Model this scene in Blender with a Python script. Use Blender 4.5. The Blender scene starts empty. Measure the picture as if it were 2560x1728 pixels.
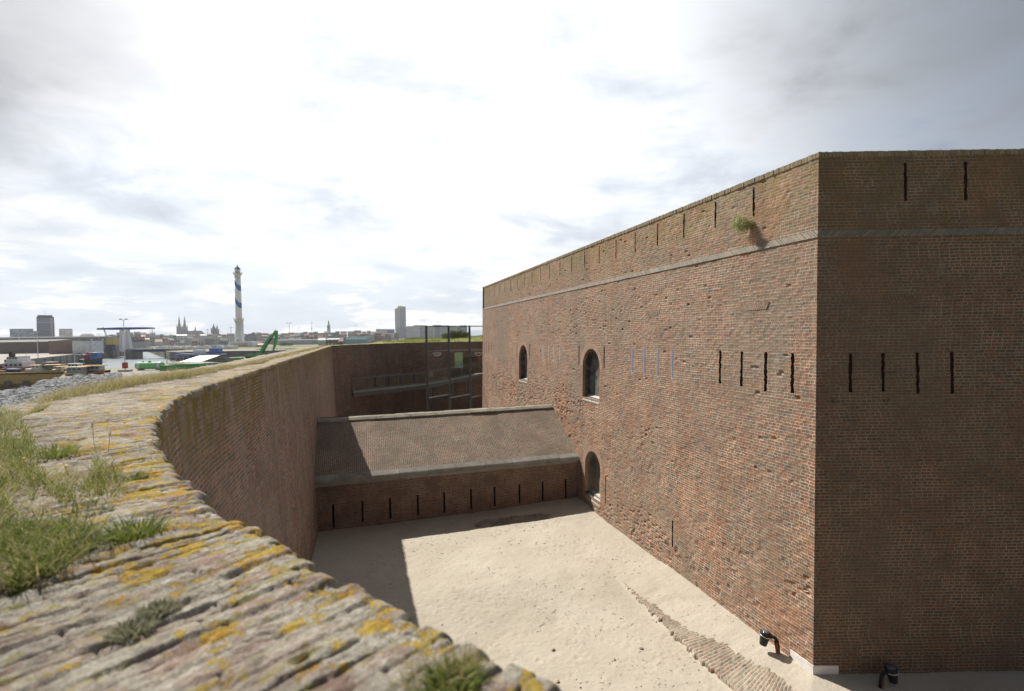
import bpy, bmesh, math, random
import numpy as np
from mathutils import Vector, Matrix
rng = np.random.default_rng(7); random.seed(7)
SC = bpy.context.scene
# ------------------------------------------------------------------ camera, light, sky, exposure
FPX = 1195.0; CZ = 7.4; PITCH = math.atan(29 / 1195); ROLL = 0.016
Fw = Vector((0, math.cos(PITCH), -math.sin(PITCH))); _r = Vector((1, 0, 0)); _u = Vector((0, math.sin(PITCH), math.cos(PITCH)))
Rt = _r * math.cos(ROLL) - _u * math.sin(ROLL); Up = _r * math.sin(ROLL) + _u * math.cos(ROLL)
cam = bpy.data.cameras.new("camera"); camo = bpy.data.objects.new("camera", cam); SC.collection.objects.link(camo)
cam.sensor_width = 36; cam.lens = 36 * FPX / 2560; cam.clip_start = 0.05; cam.clip_end = 9000
camo.matrix_world = Matrix(((Rt.x, Up.x, -Fw.x, 0), (Rt.y, Up.y, -Fw.y, 0), (Rt.z, Up.z, -Fw.z, CZ), (0, 0, 0, 1)))
cam.dof.use_dof = True; cam.dof.focus_distance = 7.5; cam.dof.aperture_fstop = 2.1
SC.camera = camo
SUN_AZ = math.atan2(-0.712, 0.625); SUN_EL = math.radians(46.6)
sunv = Vector((math.cos(SUN_EL) * math.sin(SUN_AZ), math.cos(SUN_EL) * math.cos(SUN_AZ), math.sin(SUN_EL)))
sl = bpy.data.lights.new("sun", 'SUN'); sl.energy = 5.0; sl.angle = math.radians(0.55); sl.color = (1.0, .95, .88)
so = bpy.data.objects.new("sun", sl); SC.collection.objects.link(so); so.rotation_euler = sunv.to_track_quat('Z', 'Y').to_euler()
SC.view_settings.view_transform = 'Standard'; SC.view_settings.look = 'None'; SC.view_settings.gamma = 1
SC.view_settings.exposure = 0.42

class NT:
    """small node-tree writer"""
    def __init__(s, tree): s.t = tree; s.n = tree.nodes; s.l = tree.links
    def add(s, typ, ins=None, **kw):
        n = s.n.new(typ)
        for k, v in kw.items(): setattr(n, k, v)
        if ins:
            for k, v in ins.items():
                if isinstance(v, bpy.types.NodeSocket): s.l.new(v, n.inputs[k])
                else: n.inputs[k].default_value = v
        return n
    def math(s, op, a, b=0.0, c=None, clamp=False):
        d = {0: a, 1: b}
        if c is not None: d[2] = c
        return s.add('ShaderNodeMath', d, operation=op, use_clamp=clamp).outputs[0]
    def vmath(s, op, a, b=(0, 0, 0), out=0):
        return s.add('ShaderNodeVectorMath', {0: a, 1: b}, operation=op).outputs[out]
    def noise(s, vec, scale, detail=4, rough=.55, dist=0.0, out=0):
        return s.add('ShaderNodeTexNoise', {'Vector': vec, 'Scale': scale, 'Detail': detail, 'Roughness': rough, 'Distortion': dist}).outputs[out]
    def vor(s, vec, scale, out=0, feature='F1', rnd=1.0):
        return s.add('ShaderNodeTexVoronoi', {'Vector': vec, 'Scale': scale, 'Randomness': rnd}, feature=feature).outputs[out]
    def ramp(s, fac, stops, interp='LINEAR'):
        n = s.add('ShaderNodeValToRGB', {0: fac}); e = n.color_ramp.elements; n.color_ramp.interpolation = interp
        while len(e) < len(stops): e.new(0.5)
        for el, (p, c) in zip(e, stops):
            el.position = p; el.color = (c, c, c, 1) if isinstance(c, (int, float)) else (*c, 1)
        return n.outputs[0]
    def ss(s, v, a, b):
        return s.add('ShaderNodeMapRange', {0: v, 1: a, 2: b, 3: 0.0, 4: 1.0}, interpolation_type='SMOOTHSTEP').outputs[0]
    def mix(s, fac, a, b, mode='MIX'):
        n = s.add('ShaderNodeMix', data_type='RGBA', blend_type=mode)
        for i, v in ((0, fac), (6, a), (7, b)):
            if isinstance(v, bpy.types.NodeSocket): s.l.new(v, n.inputs[i])
            elif i == 0: n.inputs[0].default_value = v
            else: n.inputs[i].default_value = (*v, 1) if len(v) == 3 else v
        return n.outputs[2]
    def sep(s, v): return s.add('ShaderNodeSeparateXYZ', {0: v}).outputs
    def comb(s, x, y, z=0.0): return s.add('ShaderNodeCombineXYZ', {0: x, 1: y, 2: z}).outputs[0]
    def bump(s, h, strength=.5, dist=.02, normal=None):
        d = {'Height': h, 'Strength': strength, 'Distance': dist}
        if normal is not None: d['Normal'] = normal
        return s.add('ShaderNodeBump', d).outputs[0]

w = bpy.data.worlds.new("World"); SC.world = w; w.use_nodes = True
N = NT(w.node_tree); N.n.clear()
sky = N.add('ShaderNodeTexSky', sky_type='NISHITA', sun_disc=False, sun_elevation=SUN_EL, sun_rotation=SUN_AZ, air_density=1.2, dust_density=2.0)
skb = N.add('ShaderNodeBackground', {0: sky.outputs[0], 1: 0.09})
d = N.add('ShaderNodeTexCoord').outputs['Generated']; x, y, z = N.sep(d)
zz = N.math('ADD', N.math('MAXIMUM', z, 0.0), 0.16)
p = N.comb(N.math('DIVIDE', x, zz), N.math('DIVIDE', y, zz))
big = N.noise(p, .75, 7, .55, .25)
fine = N.noise(N.vmath('ADD', p, (3.1, 7.7, 0)), 1.9, 8, .6, .35)
low = N.noise(N.comb(N.math('MULTIPLY', x, 4.0), N.math('MULTIPLY', y, 4.0), N.math('MULTIPLY', z, 17.0)), 1.6, 7, .58, .2)
c = N.math('ADD', N.math('MULTIPLY', big, .58), N.math('MULTIPLY', fine, .42)); c = N.math('ADD', N.math('MULTIPLY', c, 1.45), -.225)
def dirv(px, py):
    v = Rt * ((px - 1280) / FPX) + Up * (-(py - 864) / FPX) + Fw
    return v.normalized()
glow = N.vmath('DOT_PRODUCT', d, tuple(dirv(900, 60)), 1)
gl = N.ss(glow, .60, .99)
g2 = N.ss(N.vmath('DOT_PRODUCT', d, tuple(dirv(1500, 250)), 1), .78, 1.0)
gl = N.math('MAXIMUM', gl, N.math('MULTIPLY', g2, .8))
cl = N.ramp(N.math('ADD', c, N.math('MULTIPLY', gl, .175)), [(0.36, (.34, .38, .45)), (.44, (.50, .54, .61)), (.51, (.62, .655, .71)), (.57, (.76, .785, .82)), (.63, (.91, .92, .935)), (.70, (1.0, 1.0, 1.0))])
# darker cloud on the right, unseen sky behind the viewer dimmed to cut fill, grey patch high on the left
wob = N.math('ADD', N.math('MULTIPLY', N.math('SUBTRACT', big, .5), .30), N.math('MULTIPLY', N.math('SUBTRACT', fine, .5), .22))
rd = N.ss(N.math('ADD', wob, N.vmath('DOT_PRODUCT', d, tuple(dirv(2900, -250)), 1)), .84, 1.04)
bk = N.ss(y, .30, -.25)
wo2 = N.math('MULTIPLY', N.math('SUBTRACT', big, .5), .10)
ld = N.ss(N.math('ADD', wo2, N.vmath('DOT_PRODUCT', d, tuple(dirv(-120, -20)), 1)), .962, 1.008)
ld2 = N.ss(N.math('ADD', wo2, N.vmath('DOT_PRODUCT', d, tuple(dirv(-60, 450)), 1)), .980, 1.012)
dk = N.math('SUBTRACT', 1.0, N.math('ADD', N.math('MULTIPLY', rd, .74), N.math('MULTIPLY', N.math('ADD', ld, N.math('MULTIPLY', ld2, .8)), .48)), clamp=True)
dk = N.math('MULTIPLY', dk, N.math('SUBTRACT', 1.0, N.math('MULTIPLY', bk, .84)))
dk = N.math('MULTIPLY', dk, N.math('SUBTRACT', 1.0, N.math('MULTIPLY', N.ss(z, .60, .86), .62)))     # unseen sky overhead dimmed to lower the ambient light in the ditch
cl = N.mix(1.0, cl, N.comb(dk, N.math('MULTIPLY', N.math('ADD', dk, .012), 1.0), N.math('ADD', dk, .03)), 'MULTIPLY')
# towards the horizon: pale blue with small bright cumulus
hz = N.ss(z, .26, .02)
hcol = N.ramp(N.math('ADD', low, N.math('MULTIPLY', z, .25)), [(.38, (.50, .585, .69)), (.52, (.60, .67, .755)), (.56, (.80, .83, .86)), (.61, (1.0, 1.0, 1.0))])
cl = N.mix(N.math('MULTIPLY', hz, .85), cl, hcol)
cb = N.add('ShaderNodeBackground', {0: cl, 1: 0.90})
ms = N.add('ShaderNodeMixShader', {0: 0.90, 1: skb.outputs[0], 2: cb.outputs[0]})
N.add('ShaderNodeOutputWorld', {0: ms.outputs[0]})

# ------------------------------------------------------------------ geometry helpers
def ray(px, py): return Rt * ((px - 1280) / FPX) + Up * (-(py - 864) / FPX) + Fw
def onz(px, py, z=0.0):
    v = ray(px, py); t = (z - CZ) / v.z; return Vector((v.x * t, v.y * t, z))
def atd(px, py, Y):
    v = ray(px, py); t = Y / v.y; return Vector((v.x * t, Y, CZ + v.z * t))
def xat(px, Y, zref=7.4):
    return atd(px, 840, Y).x
COL = SC.collection
def tag(o, label=None, cat=None, group=None, kind=None):
    if label: o['label'] = label
    if cat: o['category'] = cat
    if group: o['group'] = group
    if kind: o['kind'] = kind
    return o
def empty(name, loc=(0, 0, 0), rz=0.0, label=None, cat=None, group=None):
    o = bpy.data.objects.new(name, None); o.empty_display_size = .2; COL.objects.link(o)
    o.location = loc; o.rotation_euler = (0, 0, rz); return tag(o, label, cat, group)
def link_mesh(name, me, mats, parent=None):
    o = bpy.data.objects.new(name, me); COL.objects.link(o)
    for m in (mats if isinstance(mats, (list, tuple)) else [mats]): me.materials.append(m)
    if parent: o.parent = parent
    return o
def copy_tree(o, parent=None):
    c2 = o.copy(); COL.objects.link(c2); c2.parent = parent
    for ch in list(o.children): copy_tree(ch, c2)
    return c2

class MB:
    def __init__(s): s.v = []; s.f = []; s.uv = []; s.mi = []
    def quad(s, pts, uv=None, m=0):
        b = len(s.v); s.v += [tuple(q) for q in pts]; s.f.append(tuple(range(b, b + len(pts))))
        s.uv.append(uv if uv else [(0, 0)] * len(pts)); s.mi.append(m)
    def box(s, x0, x1, y0, y1, z0, z1, m=0, taper=0.0):
        b = len(s.v); t = taper
        s.v += [(x0, y0, z0), (x1, y0, z0), (x1, y1, z0), (x0, y1, z0), (x0 + t, y0 + t, z1), (x1 - t, y0 + t, z1), (x1 - t, y1 - t, z1), (x0 + t, y1 - t, z1)]
        dx, dy, dz = abs(x1 - x0), abs(y1 - y0), abs(z1 - z0)
        for f, w_, h_ in (((0, 3, 2, 1), dx, dy), ((4, 5, 6, 7), dx, dy), ((0, 1, 5, 4), dx, dz), ((1, 2, 6, 5), dy, dz), ((2, 3, 7, 6), dx, dz), ((3, 0, 4, 7), dy, dz)):
            s.f.append(tuple(b + i for i in f)); s.uv.append([(0, 0), (w_, 0), (w_, h_), (0, h_)]); s.mi.append(m)
        return s
    def tube(s, p0, p1, r0, r1=None, n=8, m=0, caps=True):
        r1 = r0 if r1 is None else r1
        p0 = Vector(p0); p1 = Vector(p1); ax = (p1 - p0).normalized()
        a = ax.orthogonal().normalized(); b_ = ax.cross(a); b = len(s.v)
        for p, r in ((p0, r0), (p1, r1)):
            for i in range(n):
                t = 2 * math.pi * i / n; s.v.append(tuple(p + (a * math.cos(t) + b_ * math.sin(t)) * r))
        for i in range(n):
            j = (i + 1) % n; s.f.append((b + i, b + j, b + n + j, b + n + i)); s.uv.append([(0, 0)] * 4); s.mi.append(m)
        if caps:
            s.f.append(tuple(b + i for i in reversed(range(n)))); s.uv.append([(0, 0)] * n); s.mi.append(m)
            s.f.append(tuple(b + n + i for i in range(n))); s.uv.append([(0, 0)] * n); s.mi.append(m)
        return s
    def lathe(s, prof, n=24, m=0, cx=0, cy=0):
        b = len(s.v)
        for r, zz_ in prof:
            for i in range(n):
                t = 2 * math.pi * i / n; s.v.append((cx + r * math.cos(t), cy + r * math.sin(t), zz_))
        for k in range(len(prof) - 1):
            for i in range(n):
                j = (i + 1) % n; s.f.append((b + k * n + i, b + k * n + j, b + (k + 1) * n + j, b + (k + 1) * n + i)); s.uv.append([(0, 0)] * 4); s.mi.append(m)
        s.f.append(tuple(b + (len(prof) - 1) * n + i for i in range(n))); s.uv.append([(0, 0)] * n); s.mi.append(m)
        return s
    def prism(s, pts, z0, z1, m=0):
        """vertical prism from ccw 2D outline"""
        n = len(pts)
        s.quad([(q[0], q[1], z1) for q in pts], [(q[0], q[1]) for q in pts], m)
        acc = 0
        for i in range(n):
            a, b = pts[i], pts[(i + 1) % n]; L = math.hypot(b[0] - a[0], b[1] - a[1])
            s.quad([(a[0], a[1], z0), (b[0], b[1], z0), (b[0], b[1], z1), (a[0], a[1], z1)], [(acc, z0), (acc + L, z0), (acc + L, z1), (acc, z1)], m); acc += L
        return s
    def loft(s, secs, m=0, close=True):
        """secs: list of rings of equal length (3D points)"""
        b = len(s.v); n = len(secs[0])
        for r in secs: s.v += [tuple(q) for q in r]
        rg = n if close else n - 1
        for k in range(len(secs) - 1):
            for i in range(rg):
                j = (i + 1) % n; s.f.append((b + k * n + i, b + k * n + j, b + (k + 1) * n + j, b + (k + 1) * n + i)); s.uv.append([(0, 0)] * 4); s.mi.append(m)
        if close:
            s.f.append(tuple(b + i for i in reversed(range(n)))); s.uv.append([(0, 0)] * n); s.mi.append(m)
            s.f.append(tuple(b + (len(secs) - 1) * n + i for i in range(n))); s.uv.append([(0, 0)] * n); s.mi.append(m)
        return s
    def build(s, name, mats, parent=None, smooth=False):
        me = bpy.data.meshes.new(name); me.from_pydata(s.v, [], s.f)
        uvl = me.uv_layers.new(name="UVMap")
        flat = [c_ for f in s.uv for q in f for c_ in q]
        uvl.data.foreach_set('uv', flat); me.polygons.foreach_set('material_index', s.mi)
        if smooth: me.polygons.foreach_set('use_smooth', [True] * len(me.polygons))
        me.update(); return link_mesh(name, me, mats, parent)

def grid_mesh(name, P, mats, parent=None, uv=None, attrs=None, mask=None, smooth=True, flip=False):
    """P: (n,m,3) array -> quads; uv (n,m,2); attrs dict of (n,m); mask (n-1,m-1) True=keep"""
    n, m = P.shape[:2]; idx = np.arange(n * m).reshape(n, m)
    q = np.stack([idx[:-1, :-1], idx[1:, :-1], idx[1:, 1:], idx[:-1, 1:]], -1)
    if flip: q = q[..., ::-1]
    q = q[mask] if mask is not None else q.reshape(-1, 4)
    me = bpy.data.meshes.new(name); k = len(q)
    me.vertices.add(n * m); me.vertices.foreach_set('co', P.reshape(-1).astype(np.float32))
    me.loops.add(4 * k); me.loops.foreach_set('vertex_index', q.reshape(-1).astype(np.int32))
    me.polygons.add(k); me.polygons.foreach_set('loop_start', np.arange(0, 4 * k, 4, dtype=np.int32))
    me.polygons.foreach_set('use_smooth', np.full(k, smooth))
    me.update(calc_edges=True)
    if uv is not None:
        l = me.uv_layers.new(name="UVMap"); l.data.foreach_set('uv', uv.reshape(-1, 2)[q.reshape(-1)].reshape(-1).astype(np.float32))
    for a, arr in (attrs or {}).items():
        at = me.attributes.new(a, 'FLOAT', 'POINT'); at.data.foreach_set('value', arr.reshape(-1).astype(np.float32))
    return link_mesh(name, me, mats, parent)

def fbm2(x, y, scale, octv=4, seed=0, gain=.5):
    """value noise, vectorised"""
    r = np.random.default_rng(seed); T = r.random((256, 256)); out = 0; amp = 1; tot = 0
    for o in range(octv):
        X = x * scale + 17.3 * o; Y = y * scale + 9.1 * o; xi = np.floor(X).astype(int); yi = np.floor(Y).astype(int)
        fx = X - xi; fy = Y - yi; fx = fx * fx * (3 - 2 * fx); fy = fy * fy * (3 - 2 * fy)
        g = lambda i, j: T[(i) % 256, (j) % 256]
        out = out + amp * ((g(xi, yi) * (1 - fx) + g(xi + 1, yi) * fx) * (1 - fy) + (g(xi, yi + 1) * (1 - fx) + g(xi + 1, yi + 1) * fx) * fy)
        tot += amp; amp *= gain; scale *= 2.03
    return out / tot
def hash2(i, j, seed=0):
    h = np.sin(i * 127.1 + j * 311.7 + seed * 74.7) * 43758.5453; return h - np.floor(h)
def sstep(x, a, b):
    t = np.clip((x - a) / (b - a), 0, 1); return t * t * (3 - 2 * t)

# ------------------------------------------------------------------ materials
def mat(name):
    m = bpy.data.materials.new(name); m.use_nodes = True; T = NT(m.node_tree)
    b = T.n['Principled BSDF']; return m, T, b
def setb(T, b, **kw):
    names = {'color': 'Base Color', 'rough': 'Roughness', 'metal': 'Metallic', 'normal': 'Normal', 'alpha': 'Alpha', 'spec': 'Specular IOR Level', 'trans': 'Transmission Weight', 'ior': 'IOR'}
    for k, v in kw.items():
        i = b.inputs[names[k]]
        if isinstance(v, bpy.types.NodeSocket): T.l.new(v, i)
        else: i.default_value = (*v, 1) if (isinstance(v, tuple) and len(v) == 3) else v
def simple(name, col, rough=.6, metal=0.0, var=.12, scale=3.0, bump=0.0, dirt=None):
    m, T, b = mat(name); co = T.add('ShaderNodeTexCoord').outputs['Object']
    n = T.noise(co, scale, 5, .6); k = T.ramp(n, [(.3, 1 - var), (.7, 1 + var)])
    c_ = T.mix(1.0, col, k, 'MULTIPLY')
    if dirt: c_ = T.mix(T.ss(T.noise(co, scale * .6, 6, .65), .5, .72), c_, dirt)
    setb(T, b, color=c_, rough=rough, metal=metal, spec=.10 if rough > .35 else .5)
    if bump: setb(T, b, normal=T.bump(T.noise(co, scale * 6, 5, .6), bump, .01))
    return m

def brick_mat(name, cols, mortar, bw=.215, rh=.0665, ms=.009, tint=None, upper=False, squash=.5, relief=1.0, uvrot=False, moss=None, grime=None, age=None, wear=.5):
    m, T, b = mat(name)
    uv = T.add('ShaderNodeUVMap').outputs[0]
    n1 = T.add('ShaderNodeTexNoise', {'Vector': uv, 'Scale': 2.2, 'Detail': 3.0}).outputs[1]
    n2 = T.add('ShaderNodeTexNoise', {'Vector': uv, 'Scale': 16.0, 'Detail': 3.0}).outputs[1]
    o1 = T.vmath('MULTIPLY', T.vmath('SUBTRACT', n1, (.5, .5, .5)), (.03, .026, 0)); o2 = T.vmath('MULTIPLY', T.vmath('SUBTRACT', n2, (.5, .5, .5)), (.018, .012, 0))
    q = T.vmath('ADD', T.vmath('ADD', uv, o1), o2)
    sx, sy, _ = T.sep(q)
    if uvrot: sx, sy = sy, sx
    rowi = T.math('FLOOR', T.math('DIVIDE', sy, rh)); wn_ = T.add('ShaderNodeTexWhiteNoise', {1: rowi}, noise_dimensions='1D').outputs[0]
    q = T.comb(T.math('ADD', sx, T.math('MULTIPLY', wn_, bw * .55)), sy)
    br = T.add('ShaderNodeTexBrick', {'Vector': q, 'Color1': (0, 0, 0, 1), 'Color2': (1, 1, 1, 1), 'Mortar': (.5, .5, .5, 1), 'Scale': 1.0, 'Mortar Size': ms, 'Mortar Smooth': .35, 'Bias': 0.0, 'Brick Width': bw, 'Row Height': rh}, offset=.5, offset_frequency=2, squash=squash, squash_frequency=2)
    rnd = br.outputs[0]; fac = br.outputs[1]
    patch = T.noise(uv, .55, 4, .6)
    pr = T.math('ADD', rnd, T.math('MULTIPLY', T.math('SUBTRACT', patch, .5), .8))
    k = len(cols); stops = [(i / (k - 1) * .9 + .05, c_) for i, c_ in enumerate(cols)]
    col = T.ramp(pr, stops)
    # worn, smeared faces: mortar coloured where the surface is rubbed
    wn = T.noise(uv, 9.0, 6, .7)
    smear = T.math('MULTIPLY', T.ss(wn, .50, .72), wear)
    ux, uy, _ = T.sep(uv)
    mort = T.mix(T.ss(T.noise(uv, 1.3, 7, .7), .38, .62), mortar, tuple(v * .60 for v in mortar))
    col = T.mix(smear, col, mort)
    col = T.mix(fac, col, mort)
    if tint:                                   # large stains: (colour, scale, lo, hi, amount)
        for tc, sc_, lo, hi, am, seed in tint:
            tn = T.noise(T.vmath('ADD', T.vmath('MULTIPLY', uv, (1, .55, 1)), (seed, seed * 2, 0)), sc_, 6, .62, .3)
            col = T.mix(T.math('MULTIPLY', T.ss(tn, lo, hi), am), col, T.mix(.65, col, tc))
    if age:
        z0, z1, ac, am = age
        col = T.mix(T.math('MULTIPLY', T.math('MULTIPLY', T.ss(uy, z0, z1), T.ss(T.noise(uv, .8, 5, .65), .25, .6)), am), col, T.mix(.55, col, ac))
    if moss:                                   # lichen near the wall head: (z0, z1, colour, amount)
        z0, z1, mc, am = moss
        g = T.ss(uy, z0, z1); nn = T.noise(T.vmath('MULTIPLY', uv, (1, .4, 1)), 5.0, 6, .68); nb = T.noise(uv, .6, 3, .5)
        col = T.mix(T.math('MULTIPLY', T.math('MULTIPLY', g, T.ss(T.math('ADD', nn, T.math('MULTIPLY', nb, .35)), .55, .80)), am), col, mc)
    if grime:
        gc, am = grime
        st = T.noise(T.vmath('MULTIPLY', uv, (2.2, .22, 1)), 1.0, 6, .6)
        col = T.mix(T.math('MULTIPLY', T.ss(st, .48, .75), am), col, gc)
        st2 = T.noise(T.vmath('ADD', T.vmath('MULTIPLY', uv, (1.5, .13, 1)), (40, 4, 0)), 1.0, 7, .66)
        col = T.mix(T.math('MULTIPLY', T.ss(st2, .54, .70), am * .9), col, T.mix(.6, col, (.10, .085, .065)))
    spk = T.noise(uv, 45.0, 3, .7)
    col = T.mix(1.0, col, T.ramp(spk, [(.25, .70), (.75, 1.24)]), 'MULTIPLY')
    h = T.math('ADD', T.math('MULTIPLY', T.math('SUBTRACT', 1.0, fac), 1.0), T.math('MULTIPLY', rnd, .35))
    h = T.math('ADD', h, T.math('MULTIPLY', wn, .9)); h = T.math('ADD', h, T.math('MULTIPLY', spk, .35))
    setb(T, b, color=col, rough=.92, spec=.15, normal=T.bump(h, .9, .010 * relief))
    return m

RED = (.285, .108, .07); RED2 = (.34, .145, .093); BRN = (.195, .12, .085); DRK = (.125, .105, .088); ORG = (.38, .17, .08); PNK = (.33, .205, .15); TAN = (.34, .265, .195)
M = {}
M['bastion'] = brick_mat('bastion_brick', [DRK, BRN, RED, BRN, PNK, RED, RED2, BRN, ORG], (.60, .50, .37), ms=.0115, upper=True,
    tint=[((.23, .19, .145), .32, .45, .66, .8, 3.0), ((.41, .17, .08), .34, .51, .68, .66, 11.0), ((.44, .37, .29), .8, .56, .74, .5, 29.0), ((.16, .14, .115), .9, .56, .74, .6, 51.0)],
    moss=(8.9, 11.2, (.23, .18, .055), .62), grime=((.34, .285, .22), .40), relief=1.5, wear=.34, age=(3.5, 9.0, (.25, .21, .16), .55))
M['bastion_shade'] = brick_mat('bastion_shaded_brick', [(.095, .075, .06), (.13, .078, .055), (.18, .085, .055), (.14, .088, .06), (.16, .10, .07)], (.33, .265, .185), ms=.0115,
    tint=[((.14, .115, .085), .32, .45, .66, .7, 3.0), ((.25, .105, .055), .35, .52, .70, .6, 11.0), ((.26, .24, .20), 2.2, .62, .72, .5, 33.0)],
    moss=(7.6, 11.0, (.13, .105, .04), .5), relief=1.2)  # darker copy of the bastion brick: shade of the right face painted into its colours
M['counter'] = brick_mat('counterscarp_brick', [DRK, BRN, (.24, .12, .09), BRN, RED2, PNK], (.50, .44, .37),
    tint=[((.29, .24, .20), .4, .42, .66, .85, 5.0), ((.17, .115, .09), .7, .55, .75, .6, 17.0)],
    moss=(5.2, 6.75, (.19, .155, .03), 1.0), grime=((.36, .305, .25), .7), relief=1.3)
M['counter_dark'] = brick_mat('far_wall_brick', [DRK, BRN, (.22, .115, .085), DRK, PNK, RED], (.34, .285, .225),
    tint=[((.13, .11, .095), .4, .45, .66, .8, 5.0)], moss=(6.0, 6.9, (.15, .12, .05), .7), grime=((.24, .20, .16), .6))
M['roof_brick'] = brick_mat('roof_brick', [(.15, .125, .10), (.21, .145, .105), (.26, .155, .11), (.18, .15, .115), (.27, .20, .145), (.23, .14, .10)], (.44, .385, .30), bw=.21, rh=.075, ms=.012, squash=1.0, uvrot=True,
    tint=[((.17, .145, .12), .35, .45, .66, .8, 9.0), ((.40, .25, .17), .5, .55, .75, .5, 21.0)], relief=.8)
M['capo'] = brick_mat('gallery_brick', [(.14, .085, .065), (.22, .115, .085), BRN, (.20, .10, .07), (.27, .15, .11)], (.37, .30, .225), ms=.012, relief=.9, wear=.25,
    tint=[((.10, .085, .065), .7, .48, .7, .7, 9.0)])
M['arch'] = brick_mat('arch_brick', [(.36, .21, .15), (.42, .27, .195), (.32, .19, .14), (.40, .24, .165)], (.50, .42, .32), bw=.3, rh=.066, relief=.8, wear=.5)
M['jamb'] = brick_mat('jamb_brick', [(.33, .15, .10), (.38, .19, .125), (.28, .13, .09)], (.46, .37, .28), bw=.22, rh=.066, relief=.8, wear=.4)
M['pave'] = brick_mat('paving_brick', [(.16, .135, .105), (.24, .175, .13), (.28, .17, .12), (.20, .17, .13), (.32, .25, .19)], (.50, .435, .34), bw=.15, rh=.055, ms=.012, squash=1.0, uvrot=True, relief=2.0, wear=1.0,
    tint=[((.45, .39, .30), 1.6, .50, .64, .9, 13.0)])
M['soldier_shade'] = brick_mat('soldier_shaded_brick', [(.10, .075, .055), (.14, .085, .06), (.15, .10, .07)], (.24, .19, .135), bw=.24, rh=.074, ms=.010, squash=1.0, uvrot=True, relief=1.0, wear=.6)  # darkened soldier brick, with the right face's shade put into the colour
M['soldier'] = brick_mat('soldier_brick', [BRN, (.25, .16, .12), (.29, .19, .145), DRK], (.40, .34, .26), bw=.24, rh=.074, ms=.012, squash=1.0, uvrot=True, relief=1.2, wear=.6)
M['ledge'] = None
def ledge_mat():
    m, T, b = mat('ledge_brick'); uv = T.add('ShaderNodeUVMap').outputs[0]
    nz = T.add('ShaderNodeTexNoise', {'Vector': uv, 'Scale': 6.0}).outputs[1]
    q = T.vmath('ADD', uv, T.vmath('MULTIPLY', T.vmath('SUBTRACT', nz, (.5, .5, .5)), (.03, .02, 0)))
    ux, uy, _ = T.sep(q); s = T.math('ADD', ux, T.math('MULTIPLY', uy, -.62))
    br = T.add('ShaderNodeTexBrick', {'Vector': T.comb(T.math('MULTIPLY', uy, .35), s), 'Color1': (0, 0, 0, 1), 'Color2': (1, 1, 1, 1), 'Scale': 1.0, 'Mortar Size': .012, 'Mortar Smooth': .4, 'Brick Width': 1.0, 'Row Height': .072}, offset=.5)
    col = T.ramp(br.outputs[0], [(0, (.12, .10, .085)), (.5, (.18, .15, .12)), (1, (.25, .21, .165))])
    col = T.mix(br.outputs[1], col, (.31, .265, .205)); col = T.mix(T.ss(T.noise(uv, 2.5, 6, .65), .46, .62), col, (.17, .155, .125))
    setb(T, b, color=col, rough=.95, normal=T.bump(T.math('SUBTRACT', T.noise(uv, 20, 4, .6), br.outputs[1]), .8, .012)); return m
M['ledge'] = ledge_mat()

def stone_mat(name, c0, c1, stain=(.2, .18, .15), sc=3.0, sa=.6, joints=None):
    m, T, b = mat(name); co = T.add('ShaderNodeTexCoord').outputs['Object']
    n = T.noise(co, sc, 7, .62); col = T.mix(T.ss(n, .3, .7), c0, c1)
    s = T.noise(T.vmath('ADD', co, (7, 3, 1)), sc * .7, 7, .7); col = T.mix(T.math('MULTIPLY', T.ss(s, .52, .70), sa), col, stain)
    f = T.noise(co, sc * 22, 4, .7); oi = T.add('ShaderNodeObjectInfo').outputs['Random']; col = T.mix(1.0, col, T.ramp(oi, [(0, .86), (1, 1.10)]), 'MULTIPLY')
    col = T.mix(1.0, col, T.ramp(f, [(.3, .82), (.7, 1.16)]), 'MULTIPLY')
    setb(T, b, color=col, rough=.95, spec=.04, normal=T.bump(T.math('ADD', n, T.math('MULTIPLY', f, .4)), .5, .012)); return m
M['slab'] = stone_mat('eave_stone', (.26, .245, .215), (.35, .335, .295), (.15, .13, .105), 2.5, .8)
M['ridge'] = stone_mat('ridge_stone', (.24, .215, .175), (.34, .31, .255), (.14, .12, .09), 3.0, .85)
M['sill'] = stone_mat('sill_stone', (.46, .44, .38), (.56, .54, .47), (.3, .28, .2), 3.0)
M['concrete'] = stone_mat('corner_concrete', (.62, .60, .58), (.70, .685, .665), (.45, .43, .4), 4.0, .4)
M['plaster'] = stone_mat('blind_plaster', (.055, .055, .048), (.20, .20, .185), (.035, .032, .022), 2.6, .9)
M['plaster2'] = stone_mat('pale_blind_plaster', (.13, .12, .095), (.30, .285, .235), (.06, .05, .035), 1.6, .95)
M['slit'] = simple('loophole_reveal', (.13, .075, .055), .95, var=.4, scale=9)
M['dark'] = simple('loophole_dark', (.035, .028, .022), .95, var=.3)
M['blue_strip'] = simple('blue_glazing', (.15, .18, .27), .25, var=.1)
M['white_strip'] = simple('white_joint', (.40, .39, .37), .6, var=.35, scale=9)

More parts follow.
